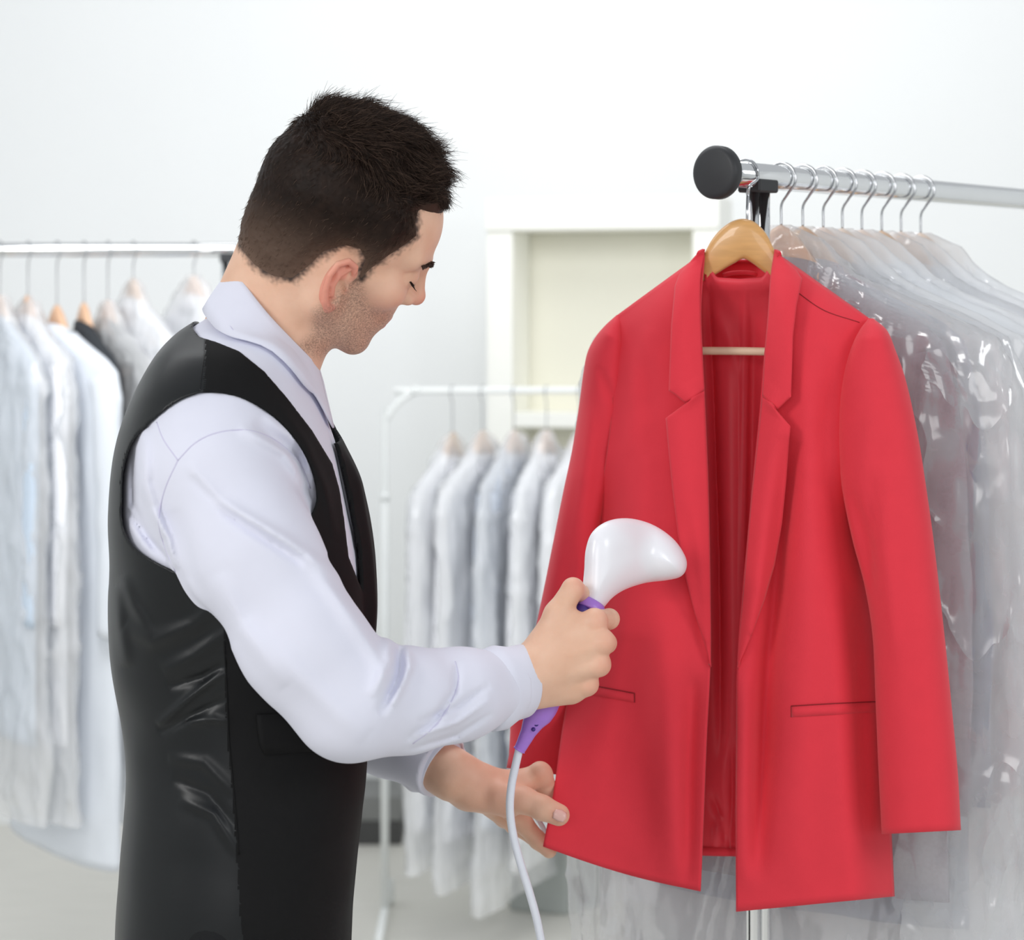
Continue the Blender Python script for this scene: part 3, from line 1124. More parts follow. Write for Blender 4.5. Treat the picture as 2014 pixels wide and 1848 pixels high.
def cuff(c, d, r0, r1, ln, slant, n=40):
    """a stiff band round the wrist: outer and inner walls, rolled edge"""
    d = d / np.linalg.norm(d)
    s = np.cross(d, np.array([0, 0, 1.0]))
    s /= np.linalg.norm(s)
    u = np.cross(s, d)
    rows = []
    for t, rr in ((-0.05, r0 - .007), (0.0, r0 - .0006), (0.33, r0 + .0008), (0.66, r1 + .0004), (0.97, r1), (1.0, r1 - .0012), (0.97, r1 - .0028), (0.5, r1 - .003), (0.1, r0 - .003)):
        a = np.arange(n) * 2 * math.pi / n
        wob = 1 + 0.02 * np.sin(3 * a + t * 2)
        rows.append(c + d * (t * ln) + (np.cos(a) * rr * wob)[:, None] * s * 0.86 + (np.sin(a) * rr * 1.05 * wob)[:, None] * u
                    + d * (np.sin(a) * slant)[:, None] * t)
    return np.vstack(rows), grid_faces(len(rows), n, True)


v_, f_ = cuff(pp(958, 1357, 2.117), pp(1036, 1338, 2.148) - pp(958, 1357, 2.117), 0.0395, 0.0350, 0.047, 0.003)
rc = link('cuff', mesh('cuff', v_, f_), shirt, M['shirt'])
CT = BVHTree.FromPolygons(v_.tolist(), f_.tolist())
v_, f_ = cuff(pp(826, 1478, 2.366), pp(886, 1520, 2.337) - pp(826, 1478, 2.366), 0.0405, 0.0355, 0.038, 0.002)
link('cuff', mesh('cuff', v_, f_), shirt, M['shirt'])
for x, y in ((985, 1413), (887, 1474)):
    h = on_surface(CT if x > 950 else ST, [(x, y)], 0.0006)
    if len(h):
        v_, f_ = tube_geo(np.array([h[0] + [0, .0012, 0], h[0] + [0, -.0012, 0]]), 0.0048, 14)
        link('button', mesh('button', v_, f_), shirt, M['shirt'])

# collar: stand and turned-down leaf, open at the throat
n = 72
A0 = np.linspace(math.radians(-179), math.radians(179), n)      # 0 = nape
ctop = (pp(463, 530, 2.2) + pp(616, 712, 2.2)) / 2
axT = pp(463, 530, 2.2) - pp(616, 712, 2.2)
cbot = (pp(402, 606, 2.2) + pp(606, 800, 2.2)) / 2
axB = pp(402, 606, 2.2) - pp(606, 800, 2.2)
cin = ctop * 0.35 + cbot * 0.65
rows = []
for k, (c, ax, hw_, dy) in enumerate([(ctop * .45 + cbot * .55, (axT + axB) / 2 * 0.94, 0.062, 0), (ctop * .8 + cbot * .2, axT * 0.985, 0.060, 0),
                                      (ctop + [0.0008, 0, .0012], axT * 1.0, 0.0605, 0), (ctop + [0.0002, 0, .0012], axT * 1.03, 0.0635, 0), (ctop * .92 + cbot * .08, axT * 1.05, 0.0665, 0),
                                      (ctop * .6 + cbot * .4, axT * .62 + axB * .43, 0.074, 0), (ctop * .25 + cbot * .75, axT * .27 + axB * .76, 0.084, 0), (cbot, axB * 1.0, 0.092, 0)]):
    ca, sa = np.cos(A0), np.sin(A0)
    r = c + np.array([0.003, 0, -0.001]) * (ca < 0)[:, None] * (-ca)[:, None] + (ax / 2) * ca[:, None] + np.array([0, 1.0, 0]) * (sa * hw_)[:, None]
    if k >= 5:   # leaf points drop at the front
        drop = sstep(0.80, 1.0, np.abs(A0) / A0[-1]) * (k - 4) / 3
        r = r + drop[:, None] * np.array([0.008, 0, -0.026])
    rows.append(r)
v_ = np.vstack(rows)
v_ = v_ + vnoise(v_, 30, 31)[:, None] * np.array([0, 0.0010, 0.0008])
for it in range(8):      # the leaf lies on the shirt, never in it
    dd = shirt_sdf(v_.astype(np.float32))
    gr = np.stack([shirt_sdf((v_ + e * 0.002).astype(np.float32)) - shirt_sdf((v_ - e * 0.002).astype(np.float32)) for e in np.eye(3)], 1)
    gr /= np.linalg.norm(gr, axis=1)[:, None] + 1e-9
    want = np.repeat([-1, -1, -1, -1, .002, .004, .005, .005], n)
    v_ = v_ + gr * np.clip(want - dd, 0, 0.01)[:, None] * np.where(want > 0, 1, 0)[:, None]
cme = mesh('collar', v_, grid_faces(len(rows), n))
collar = link('collar', cme, shirt, M['shirt'])
md = collar.modifiers.new('thick', 'SOLIDIFY')
md.thickness = 0.0016
md.offset = 0
CLT = BVHTree.FromPolygons(v_.tolist(), grid_faces(len(rows), n).tolist())
seam('seam', CLT, [(424, 592), (452, 640), (490, 690), (540, 748), (588, 800)], 0.0006, M['thread'], collar)
v_, f_ = tube_geo(np.array([pp(619, 722, 2.196), pp(619, 722, 2.204)]), 0.0055, 14)
link('button', mesh('button', v_, f_), shirt, M['shirt'])
# placket strip down the chest
pl = []
for y in np.linspace(775, 1110, 24):
    z = ZC - (y - HY) / F * YM
    pl.append((np.interp(z, _tz, _tf) - 0.0085, z))
rows = [[np.array([x, YM + dy, z]) + np.array([ex, 0, 0]) for x, z in pl] for dy, ex in ((-.017, -.004), (-.016, .0006), (-.006, .0014), (.006, .0014), (.016, .0006), (.017, -.004))]
link('placket', mesh('placket', np.vstack(rows), grid_faces(6, 24)), shirt, M['shirt'])

# vest ------------------------------------------------------------
NECKLINE_N = [(360, 560), (386, 618), (379, 645), (392, 662), (425, 672), (470, 690), (520, 730), (565, 782), (614, 846), (654, 912), (668, 962), (677, 1020), (686, 1095), (712, 1160), (800, 1160), (800, 400), (360, 400)]
NECKLINE_F = [(360, 560), (390, 618), (386, 645), (400, 662), (440, 685), (480, 720), (525, 768), (570, 815), (612, 846), (650, 862), (690, 875), (740, 880), (740, 960), (740, 1030), (740, 1110), (740, 1160), (800, 1160), (800, 400), (360, 400)]
ARMHOLE = cr([(395, 772), (350, 790), (300, 828), (262, 868), (243, 925), (240, 985), (243, 1035), (268, 1078), (335, 1118), (430, 1150), (540, 1150), (612, 1100), (618, 1050),
              (609, 1020), (617, 1000), (622, 975), (612, 925), (585, 872), (540, 822), (480, 785), (430, 773), (395, 772)], 80)[:-1]
VF = [([(245, 1230), (300, 1260), (380, 1230), (440, 1180)], 16, .004), ([(310, 1425), (370, 1375), (440, 1320)], 8, .0045), ([(312, 1440), (390, 1400), (450, 1370)], 9, -.004),
      ([(320, 1320), (380, 1290), (450, 1240)], 14, .004), ([(330, 1350), (400, 1330), (450, 1300)], 10, -.004), ([(240, 1130), (262, 1190), (300, 1250)], 12, .003),
      ([(330, 1490), (400, 1500), (460, 1560)], 12, .003), ([(340, 1530), (410, 1560), (465, 1630)], 10, -.003), ([(360, 1420), (420, 1415), (452, 1420)], 8, .003),
      ([(545, 790), (600, 870), (640, 960), (660, 1060)], 10, .003), ([(230, 1150), (235, 1230), (250, 1310)], 14, .004), ([(350, 1570), (420, 1600), (470, 1680)], 10, .003)]


def vest_sdf(p):
    t0 = torso(p, 0.0)
    px, py = px_of(p)
    near = p[:, 1] < YM
    add = np.zeros(len(p), np.float32)
    m = near & (np.abs(t0) < 0.03)
    if m.any():
        add[m] = folds(px[m], py[m], VF)
    cx0 = HX + p[:, 0] / YM * F
    cy0 = HY - (p[:, 2] - ZC) / YM * F
    t0 = t0 - add - vnoise(p, 22, 41) * 0.0012 - 0.010 * sstep(2.165, 2.195, p[:, 1]) * sstep(600, 650, cx0) * sstep(850, 960, cy0) * sstep(1500, 1150, cy0)
    # far front edge stands off the chest a little
    d = np.maximum(t0, -(t0 + 0.0045))
    # flat (sagittal) coordinates in photo rows/columns at the man's distance
    cx, cy = HX + p[:, 0] / YM * F, HY - (p[:, 2] - ZC) / YM * F
    s = YM / F
    yc = YM - 0.030
    vw = np.interp(cy, [740, 800, 850, 900, 960, 1050, 1100], [.15, .14, .11, .036, .024, .016, .0])
    far = np.maximum(s_poly2(cx, cy, NECKLINE_F) * s, np.where(cy > 745, p[:, 1] - (yc + vw), -1.0))
    nl = np.where(p[:, 1] < yc, s_poly2(px, py, NECKLINE_N) * s, far)
    d = smax(d, -nl, 0.002)
    qx, qy = HX + p[:, 0] / 2.06 * F, HY - (p[:, 2] - ZC) / 2.06 * F
    ah = s_poly2(np.where(near, px, qx), np.where(near, py, qy), ARMHOLE) * s
    ah = np.maximum(ah, 0.055 - np.abs(p[:, 1] - YM))
    d = smax(d, -ah, 0.002)
    hem = 0.80 - p[:, 2] + 0.0 * px
    return np.maximum(d, hem).astype(np.float32)


vv, vf_ = nets(vest_sdf, (-0.43, 1.99, 0.79), (-0.135, 2.41, 1.53), 0.0019)
vme = mesh('vest', vv, vf_)
vest = link('vest', vme, person, [M['vest_wool'], M['vest_satin']])
props(vest, 'black waistcoat, wool front and shiny satin back')
px, py = px_of(vv)
seamx = np.interp(py, [600, 770, 1100, 1250, 1450, 1550, 1700, 1900], [402, 402, 445, 441, 448, 458, 468, 480])
fc = vf_[:, 0]
vme.polygons.foreach_set('material_index', (px[fc] < seamx[fc]).astype(np.int32))
vme.update()
VT = BVHTree.FromPolygons(vv.tolist(), vf_.tolist())
seam('seam', VT, [(402, 668), (401, 700), (396, 740), (393, 768)], 0.0007, M['vest_satin'], vest)
seam('seam', VT, [(441, 1262), (446, 1350), (450, 1450), (460, 1560), (470, 1680)], 0.0008, M['vest_wool'], vest, 0.0002)
# pocket welt low on the front
pk = [[(505, 1405), (560, 1402), (620, 1400), (690, 1400)], [(506, 1430), (560, 1428), (620, 1427), (690, 1427)], [(510, 1460), (560, 1458), (620, 1456), (690, 1456)], [(520, 1484), (560, 1481), (620, 1477), (690, 1474)]]
g = np.vstack([on_surface(VT, cr(np.array(r, float), 16), 0.0010) for r in pk])
if len(g) == 64:
    o = link('pocket_flap', mesh('pocket_flap', g, grid_faces(4, 16)), vest, M['vest_wool'])
    md = o.modifiers.new('thick', 'SOLIDIFY')
    md.thickness = 0.0024
    md.offset = 0

# trousers and shoes (below the picture, so the man stands on the floor)
def trouser_sdf(p):
    d = torso(p, -0.012)
    d = np.maximum(d, p[:, 2] - 0.90)
    for h in (HIP_R, HIP_L):
        d = smin(d, s_chain(p, [h, h + [0.03, 0, -0.43], h + [0.0, 0, -0.80]], [0.076, 0.070, 0.062], 0.02), 0.02)
    d = d - vnoise(p, 12, 61) * 0.004
    return np.maximum(d, 0.055 - p[:, 2]).astype(np.float32)


tv, tf = nets(trouser_sdf, (-0.46, 1.98, 0.04), (-0.10, 2.42, 0.96), 0.0075)
link('trousers', mesh('trousers', tv, tf), person, M['trouser'])
for h in (HIP_R, HIP_L):
    def shoe(p, h=h):
        c = np.array([h[0], h[1], 0.0])
        d = s_cap(p, c + [-0.03, 0, 0.045], c + [0.175, 0, 0.032], 0.043, 0.036)
        d = smin(d, s_cap(p, c + [0, 0, 0.05], c + [0, 0, 0.10], 0.044, 0.042), 0.03)
        return np.maximum(d, 0.001 - p[:, 2]).astype(np.float32)
    a, b = nets(shoe, (h[0] - 0.1, h[1] - 0.07, 0.0 - 0.008), (h[0] + 0.24, h[1] + 0.07, 0.13), 0.006)
    link('shoe', mesh('shoe', a, b), person, M['leather'])
# ------------------------------------------------------------------ the red blazer
YJ = 2.362


def yj(px):
    """depth of the hanger plane: the right shoulder swings towards the camera"""
    return YJ - 0.33 * (np.asarray(px, float) - 1460) / 1780


blazer = empty('blazer', pp(1460, 1100, YJ), 'red single-breasted blazer with notched lapels on a wooden hanger', 'blazer')
LA = [(1212, 622), (1208, 700), (1206, 780), (1198, 865), (1184, 960), (1166, 1080), (1147, 1200), (1128, 1310), (1106, 1440), (1088, 1560), (1068, 1664)]
LB = [(1386, 496), (1379, 600), (1382, 700), (1387, 800), (1393, 950), (1396, 1080), (1397, 1200), (1397, 1310), (1390, 1450), (1384, 1600), (1378, 1752)]
RA = [(1524, 496), (1513, 600), (1503, 700), (1495, 800), (1482, 930), (1470, 1060), (1458, 1190), (1450, 1310), (1449, 1450), (1448, 1600), (1448, 1792)]
RB = [(1714, 630), (1694, 700), (1676, 780), (1672, 865), (1678, 960), (1694, 1070), (1712, 1170), (1728, 1310), (1742, 1450), (1750, 1600), (1758, 1762)]
LFOLD = [([(1300, 1180), (1312, 1450), (1322, 1720)], 36, -.014), ([(1362, 1330), (1356, 1500), (1352, 1735)], 16, .012), ([(1230, 1250), (1215, 1420), (1190, 1600)], 60, .012),
         ([(1090, 1640), (1160, 1560), (1230, 1450)], 34, .004), ([(1240, 640), (1280, 760), (1290, 900)], 22, .004), ([(1170, 1090), (1185, 1250), (1160, 1400)], 22, .005),
         ([(1275, 640), (1245, 760), (1235, 900)], 20, -.003), ([(1130, 1640), (1200, 1650), (1290, 1690)], 30, -.004), ([(1345, 1000), (1372, 1180), (1392, 1330)], 16, .006)]
RFOLD = [([(1556, 860), (1535, 1060), (1512, 1300), (1500, 1500), (1485, 1720)], 24, .028), ([(1462, 1320), (1466, 1500), (1468, 1740)], 22, -.012),
         ([(1590, 900), (1590, 1200), (1575, 1500), (1560, 1750)], 34, -.009), ([(1680, 1150), (1690, 1400), (1700, 1650)], 22, .010), ([(1560, 640), (1590, 800), (1595, 950)], 28, -.004),
         ([(1640, 700), (1620, 850), (1625, 980)], 18, .003), ([(1630, 1200), (1640, 1500), (1640, 1720)], 40, -.005)]


def front_depth(px, py, side):
    px, py = np.asarray(px, float), np.asarray(py, float)
    if side < 0:
        xo = np.interp(py, [q[1] for q in LA], [q[0] for q in LA])
        t = np.clip((px - xo) / 95, 0, 1)
        top = np.interp(px, [1216, 1386], [622, 496])
        f = folds(px, py, LFOLD)
    else:
        xo = np.interp(py, [q[1] for q in RB], [q[0] for q in RB])
        t = np.clip((xo - px) / 95, 0, 1)
        top = np.interp(px, [1524, 1712], [496, 630])
        f = folds(px, py, RFOLD)
    w = 1 - np.exp(-np.clip(py - top, 0, None) / 55)
    s0 = -0.022 + 0.044 * sstep(880, 1060, py)
    off = (s0 - (0.044 + s0) * np.sin(t * math.pi / 2)) * w + f * np.clip((py - top) / 80, 0, 1)
    y = yj(px) + off
    if side < 0:   # the hem corner is drawn towards the man
        k = sstep(1250, 1640, py) * sstep(1330, 1075, px)
        y = y * (1 - k) + (2.336 + (px - 1070) * 0.00004) * k
    return y


def panel(name, A, B, m, n, depth, mt, parent, thick=0.0022, sag=0.0, label=None):
    a, b = cr(np.array(A, float), m), cr(np.array(B, float), m)
    u = np.linspace(0, 1, n)[None, :, None]
    q = a[:, None] * (1 - u) + b[:, None] * u
    q[..., 1] += sag * np.sin(u[..., 0] * math.pi) * np.linspace(0, 1, m)[:, None] ** 3
    x, y = q[..., 0].ravel(), q[..., 1].ravel()
    v = P(x, y, depth(x, y))
    o = link(name, mesh(name, v, grid_faces(m, n)), parent, mt)
    md = o.modifiers.new('thick', 'SOLIDIFY')
    md.thickness = thick
    md.offset = 0
    if label:
        o['label'] = label
    return o, v


fl, vl_ = panel('front_panel', LA, LB, 110, 56, lambda x, y: front_depth(x, y, -1), M['red'], blazer, sag=8)
fr, vr_ = panel('front_panel', RA, RB, 110, 56, lambda x, y: front_depth(x, y, 1), M['red'], blazer)
# back with its lining, seen through the open front
BA = [(1222, 618), (1232, 720), (1232, 830), (1215, 950), (1190, 1100), (1165, 1260), (1140, 1420), (1120, 1560), (1105, 1672)]
BB = [(1706, 626), (1680, 720), (1672, 830), (1680, 950), (1700, 1100), (1722, 1260), (1738, 1420), (1746, 1560), (1752, 1690)]


def back_depth(px, py):
    u = (px - 1170) / 560
    neck = np.exp(-((px - 1455) / 75) ** 2) * np.exp(-np.clip(py - 540, 0, None) / 50) * 0.01
    return yj(px) + 0.040 * (1 - np.exp(-np.clip(py - 560, 0, None) / 70)) + 0.004 - neck + folds(px, py, [
        ([(1395, 560), (1405, 800), (1415, 1100), (1420, 1500)], 9, .014), ([(1466, 560), (1462, 900), (1455, 1300)], 5, -.006), ([(1485, 600), (1480, 900), (1470, 1300)], 16, .012),
        ([(1432, 620), (1436, 900), (1440, 1300), (1425, 1640)], 16, -.006), ([(1400, 600), (1440, 680), (1462, 760)], 10, -.003), ([(1400, 1560), (1418, 1600), (1425, 1660)], 9, .010),
        ([(1408, 1660), (1412, 1630), (1424, 1600)], 7, -.010), ([(1440, 1450), (1438, 1690)], 8, .010)])


def arc_top(A, B, rows, sagtop):
    return None


a, b = cr(np.array(BA, float), 100), cr(np.array(BB, float), 100)
u = np.linspace(0, 1, 110)
q = a[:, None] * (1 - u[None, :, None]) + b[:, None] * u[None, :, None]
# shoulder line of the back rises to the neck, then dips behind the hanger
prof = np.interp(q[0, :, 0], [1222, 1330, 1386, 1410, 1455, 1500, 1524, 1600, 1706], [618, 546, 508, 545, 548, 545, 508, 562, 626])
rw = np.linspace(0, 1, 100)[:, None]
q[..., 1] = prof[None, :] * (1 - rw) + (q[-1, :, 1][None, :]) * rw
q = q.reshape(-1, 2)
v = P(q[:, 0], q[:, 1], back_depth(q[:, 0], q[:, 1]))
o = link('back_panel', mesh('back_panel', v, grid_faces(100, 110)), blazer, M['red_lining'])
md = o.modifiers.new('thick', 'SOLIDIFY')
md.thickness = 0.0022
props(o, 'darker shiny red lining of the back')
# hem facing of the back
hb = [(x, 1676 + (x - 1105) * 0.028 + d) for d in (-16, 0) for x in np.linspace(1120, 1740, 60)]
hb = np.array(hb)
v = P(hb[:, 0], hb[:, 1] - 2, back_depth(hb[:, 0], hb[:, 1]) - 0.003)
o = link('hem_facing', mesh('hem_facing', v, grid_faces(2, 60)), blazer, M['red'])
o.modifiers.new('thick', 'SOLIDIFY').thickness = 0.0015
# stand of the collar behind the neck, with the hanging loop
ang = np.linspace(0, math.pi, 44)
rows = []
for k, (y0, y1, dy) in enumerate([(494, 512, -0.004), (493, 510, 0.0), (520, 530, 0.002), (552, 552, 0.001)]):
    x = 1455 - 70 * np.cos(ang)
    yy = y0 + (y1 - y0) * np.sin(ang)
    rows.append(P(x, yy, yj(x) - 0.006 + 0.044 * np.sin(ang) + dy))
o = link('back_collar', mesh('back_collar', np.vstack(rows), grid_faces(4, 44)), blazer, M['red'])
o.modifiers.new('thick', 'SOLIDIFY').thickness = 0.003
lp = cr(np.array([pp(1423, 541, YJ + .030), pp(1440, 537, YJ + .024), pp(1465, 536, YJ + .024), pp(1482, 538, YJ + .024), pp(1494, 543, YJ + .030)]), 24)
v_, f_ = tube_geo(lp, 0.0026, 8)
link('hanging_loop', mesh('hanging_loop', v_, f_), blazer, M['red'])


def sleeve(L, R, m, side, flist, yoff, ydepth):
    l, r = cr(np.array(L, float), m), cr(np.array(R, float), m)
    seg = 44
    ang_ = np.arange(seg) * 2 * math.pi / seg
    rows = []
    for i in range(m):
        c, h = (l[i] + r[i]) / 2, (r[i] - l[i]) / 2
        t = i / (m - 1)
        ca, sa = np.cos(ang_), np.sin(ang_)
        ca = np.sign(ca) * np.abs(ca) ** 0.85
        x, y = c[0] + h[0] * ca, c[1] + h[1] * ca
        dp = np.interp(t, [0, .04, .12, .3, 1], [.006, .018, .034, ydepth, ydepth * 0.95])
        Y = yj(x) + yoff(t) + dp * sa
        f_ = folds(x, y, flist)
        Y = Y + np.where(sa < 0, f_, f_ * 0.3)
        rows.append(P(x, y, Y))
    # turned-in cuff
    c = rows[-1].mean(0)
    rows.append(c + (rows[-1] - c) * 0.93)
    rows.append(c + (rows[-3] - c) * 0.90 + np.array([0, 0, 0.05]))
    v = np.vstack(rows)
    return v, grid_faces(len(rows), seg, True)


LL = [(1213, 619), (1190, 640), (1170, 664), (1155, 694), (1147, 735), (1139, 795), (1126, 880), (1108, 965), (1088, 1065), (1067, 1170), (1044, 1280), (1019, 1395), (996, 1510)]
LR = [(1222, 626), (1226, 660), (1229, 700), (1230, 735), (1230, 775), (1224, 838), (1208, 915), (1188, 1000), (1172, 1090), (1157, 1190), (1141, 1300), (1124, 1412), (1110, 1525)]
v_, f_ = sleeve(LL, LR, 90, -1, [([(1180, 720), (1196, 770), (1212, 800)], 9, .004), ([(1165, 800), (1150, 950), (1120, 1100)], 12, -.004), ([(1140, 950), (1115, 1120), (1095, 1250)], 20, .006),
                                ([(1190, 820), (1172, 950), (1150, 1100)], 12, .003)], lambda t: 0.004 + 0.022 * t, 0.040)
slv = link('sleeve', mesh('sleeve', v_, f_), blazer, M['red'])
RL = [(1708, 626), (1690, 650), (1672, 685), (1658, 730), (1650, 790), (1648, 870), (1656, 960), (1676, 1060), (1700, 1150), (1716, 1250), (1722, 1380), (1728, 1520), (1734, 1640)]
RR = [(1718, 626), (1745, 650), (1762, 690), (1778, 735), (1792, 790), (1808, 870), (1822, 960), (1836, 1060), (1849, 1170), (1861, 1280), (1873, 1400), (1884, 1520), (1890, 1632)]
v_, f_ = sleeve(RL, RR, 90, 1, [([(1675, 960), (1700, 1060), (1712, 1160)], 12, .012), ([(1722, 940), (1712, 1040), (1716, 1180)], 9, .006), ([(1740, 900), (1745, 1100), (1760, 1300)], 18, -.006),
                               ([(1720, 780), (1705, 880), (1690, 960)], 14, -.003), ([(1845, 1220), (1856, 1238)], 6, -.004), ([(1770, 700), (1790, 800)], 12, .002)], lambda t: -0.012 - 0.018 * t, 0.042)
link('sleeve', mesh('sleeve', v_, f_), blazer, M['red'])


# lapels: upper collar and lapel proper, lying on the fronts
def lapel(name, inner, outer, side, lift, n=16, m=60):
    a, b = cr(np.array(inner, float), m), np.array(outer, float)
    # outer edge keeps its corners: sample linearly along its length
    sl = np.concatenate([[0], np.cumsum(np.sqrt((np.diff(b, axis=0) ** 2).sum(1)))])
    s = np.unique(np.concatenate([np.linspace(0, sl[-1], m - len(sl) + 2), sl]))
    s = s[np.round(np.linspace(0, len(s) - 1, m)).astype(int)]
    b = np.stack([np.interp(s, sl, b[:, k]) for k in (0, 1)], 1)
    u = np.linspace(0, 1, n)[None, :, None]
    q = (a[:, None] * (1 - u) + b[:, None] * u).reshape(-1, 2)
    uu = np.tile(np.linspace(0, 1, n), m)
    taper = np.repeat(np.clip((1 - np.linspace(0, 1, m)) * 3.2, 0.0, 1), n) ** 0.8
    d = front_depth(q[:, 0], q[:, 1], side) - 0.003 - (lift * np.sin(np.clip(uu * 1.0, 0, 1) * math.pi * 0.62) + 0.004 * (1 - uu)) * (taper if name == 'lapel' else 1)
    v = P(q[:, 0], q[:, 1], d)
    o = link(name, mesh(name, v, grid_faces(m, n)), blazer, M['red'])
    md = o.modifiers.new('thick', 'SOLIDIFY')
    md.thickness = 0.0035
    md.offset = -1 if side < 0 else 1
    return o


lapel('collar', [(1387, 490), (1378, 545), (1378, 620), (1382, 700), (1386, 766)], [(1368, 502), (1335, 540), (1327, 562), (1320, 640), (1315, 768), (1328, 776), (1347, 792)], -1, 0.015)
lapel('lapel', [(1386, 768), (1389, 850), (1394, 980), (1397, 1120), (1398, 1220), (1398, 1305)], [(1347, 794), (1309, 822), (1314, 880), (1322, 960), (1333, 1050), (1348, 1135), (1366, 1205), (1384, 1260), (1398, 1312)], -1, 0.017)
lapel('collar', [(1523, 490), (1515, 545), (1510, 620), (1503, 700), (1499, 778)], [(1534, 502), (1568, 532), (1578, 548), (1567, 600), (1560, 660), (1556, 780), (1545, 790), (1529, 806)], 1, 0.015)
lapel('lapel', [(1498, 780), (1491, 850), (1480, 950), (1470, 1060), (1460, 1180), (1450, 1308)], [(1529, 808), (1555, 838), (1551, 880), (1546, 950), (1538, 1030), (1524, 1110), (1504, 1180), (1478, 1250), (1449, 1316)], 1, 0.019)


# welt pockets, shoulder and armhole seams
def strip(name, pts_rows, side, lift, parent=blazer, m=24, thick=0.0008):
    rows = []
    for r in pts_rows:
        q = cr(np.array(r, float), m)
        rows.append(P(q[:, 0], q[:, 1], front_depth(q[:, 0], q[:, 1], side) - lift))
    o = link(name, mesh(name, np.vstack(rows), grid_faces(len(rows), m)), parent, M['red'])
    md = o.modifiers.new('thick', 'SOLIDIFY')
    md.thickness = thick
    md.offset = 0
    return o


strip('welt_pocket', [[(1130, 1342), (1190, 1353), (1248, 1364)], [(1130, 1352), (1190, 1363), (1248, 1374)], [(1130, 1361), (1190, 1371), (1248, 1381)]], -1, 0.0016)
strip('welt_pocket', [[(1556, 1389), (1640, 1384), (1730, 1380)], [(1556, 1399), (1640, 1395), (1730, 1391)], [(1556, 1410), (1640, 1405), (1730, 1400)]], 1, 0.0016)
M['red_seam'] = mat('red_seam_thread', srgb(140, 20, 30), 0.02, 100, rough=0.8)
for pts, sd_ in (([(1562, 570), (1620, 610), (1690, 634)], 1), ([(1390, 762), (1370, 776), (1347, 793)], 0), ([(1498, 776), (1512, 792), (1529, 807)], 0)):
    q = cr(np.array(pts, float), 20)
    if sd_:
        tube('seam', P(q[:, 0], q[:, 1], front_depth(q[:, 0], q[:, 1], 1) - 0.0012), 0.0007, M['red_seam'], blazer, 6)

for pts, sd_ in (([(1130, 1341), (1190, 1352), (1248, 1363), (1248, 1381)], -1), ([(1730, 1379), (1640, 1383), (1556, 1388), (1556, 1410)], 1)):
    q = np.vstack([np.linspace(pts[k], pts[k + 1], 14) for k in range(3)])
    tube('seam', P(q[:, 0], q[:, 1], front_depth(q[:, 0], q[:, 1], sd_) - 0.0020), 0.0006, M['red_seam'], blazer, 6)

# the hanger under it --------------------------------------------
HG = [(1236, 650, 668), (1280, 618, 644), (1330, 572, 606), (1368, 520, 566), (1384, 499, 554), (1398, 474, 545), (1412, 456, 537), (1428, 442, 527), (1444, 433, 518), (1462, 430, 509),
      (1480, 434, 518), (1496, 446, 530), (1510, 464, 541), (1522, 488, 550), (1540, 517, 562), (1590, 572, 604), (1640, 612, 640), (1688, 648, 666)]
hg = cr(np.array(HG, float), 70)
hanger = empty('wooden_hanger', pp(1462, 430, YJ), 'varnished wooden hanger holding the red blazer', 'hanger')
seg = 20
rows = []
for x, t, b_ in hg:
    a = np.arange(seg) * 2 * math.pi / seg
    ca, sa = np.cos(a), np.sin(a)
    e = 0.55
    yy = (t + b_) / 2 + (b_ - t) / 2 * np.sign(sa) * np.abs(sa) ** e
    dd = (0.0085 + 0.003 * math.exp(-((x - 1462) / 60) ** 2)) * np.sign(ca) * np.abs(ca) ** e
    bow = 0.004 * (abs(x - 1462) / 235) ** 2
    rows.append(P(x + 0 * yy, yy, yj(x) + dd + 0.004 + bow))
v = np.vstack(rows)
f_ = grid_faces(len(rows), seg, True).tolist() + [list(range(seg))[::-1], [(len(rows) - 1) * seg + k for k in range(seg)]]
link('wood_body', mesh('wood_body', v, f_), hanger, M['wood'])
bar = cr(np.array([pp(1262, 640, yj(1262) - .010), pp(1272, 676, yj(1272) - .006), pp(1292, 688, yj(1292)), pp(1440, 690, yj(1440) + .004), pp(1500, 691, yj(1500) + .004), pp(1640, 694, yj(1640)), pp(1662, 680, yj(1662) - .006), pp(1672, 642, yj(1672) - .010)]), 50)
props(tube('trouser_bar', bar, 0.0046, M['wood_pale'], hanger, 12), 'pale wooden trouser bar')

# ------------------------------------------------------------------ right clothes rack
TH = math.atan2(0.656, 0.755)
DR = np.array([0.656, 0.755, 0.0])
ER = np.array([0.755, -0.656, 0.0])
EG = np.array([0.86, -0.51, 0.0])        # the hangers swing a little off square
R0 = np.array([0.2225, 2.365, 1.6585])


def rail(s, z=0.0):
    return R0 + DR * s + np.array([0, 0, z])


rack = empty('clothes_rack', tuple(rail(0.6)[:2]) + (0.0,), 'chrome clothes rack with black end cap behind the red blazer', 'clothes rack')


def disc_geo(c, d, r, th, seg=48):
    prof = [(0, 0), (r * .8, 0.0), (r * .94, .0012), (r, .004), (r, th - .003), (r * .95, th), (0, th)]
    up = np.array([0, 0, 1.0])
    s = np.cross(d, up)
    s /= np.linalg.norm(s)
    a = np.arange(seg) * 2 * math.pi / seg
    rows = [c + d * h + rr * (np.cos(a)[:, None] * s + np.sin(a)[:, None] * up) for rr, h in prof]
    return np.vstack(rows), grid_faces(len(rows), seg, True)


tube('rail', [rail(s) for s in np.linspace(0.012, 1.52, 12)], 0.0145, M['chrome'], rack, 36)
for s0, d in ((0.0, DR), (1.535, -DR)):
    v_, f_ = disc_geo(rail(s0), d, 0.0298, 0.016)
    link('end_cap', mesh('end_cap', v_, f_), rack, M['black_plastic'])


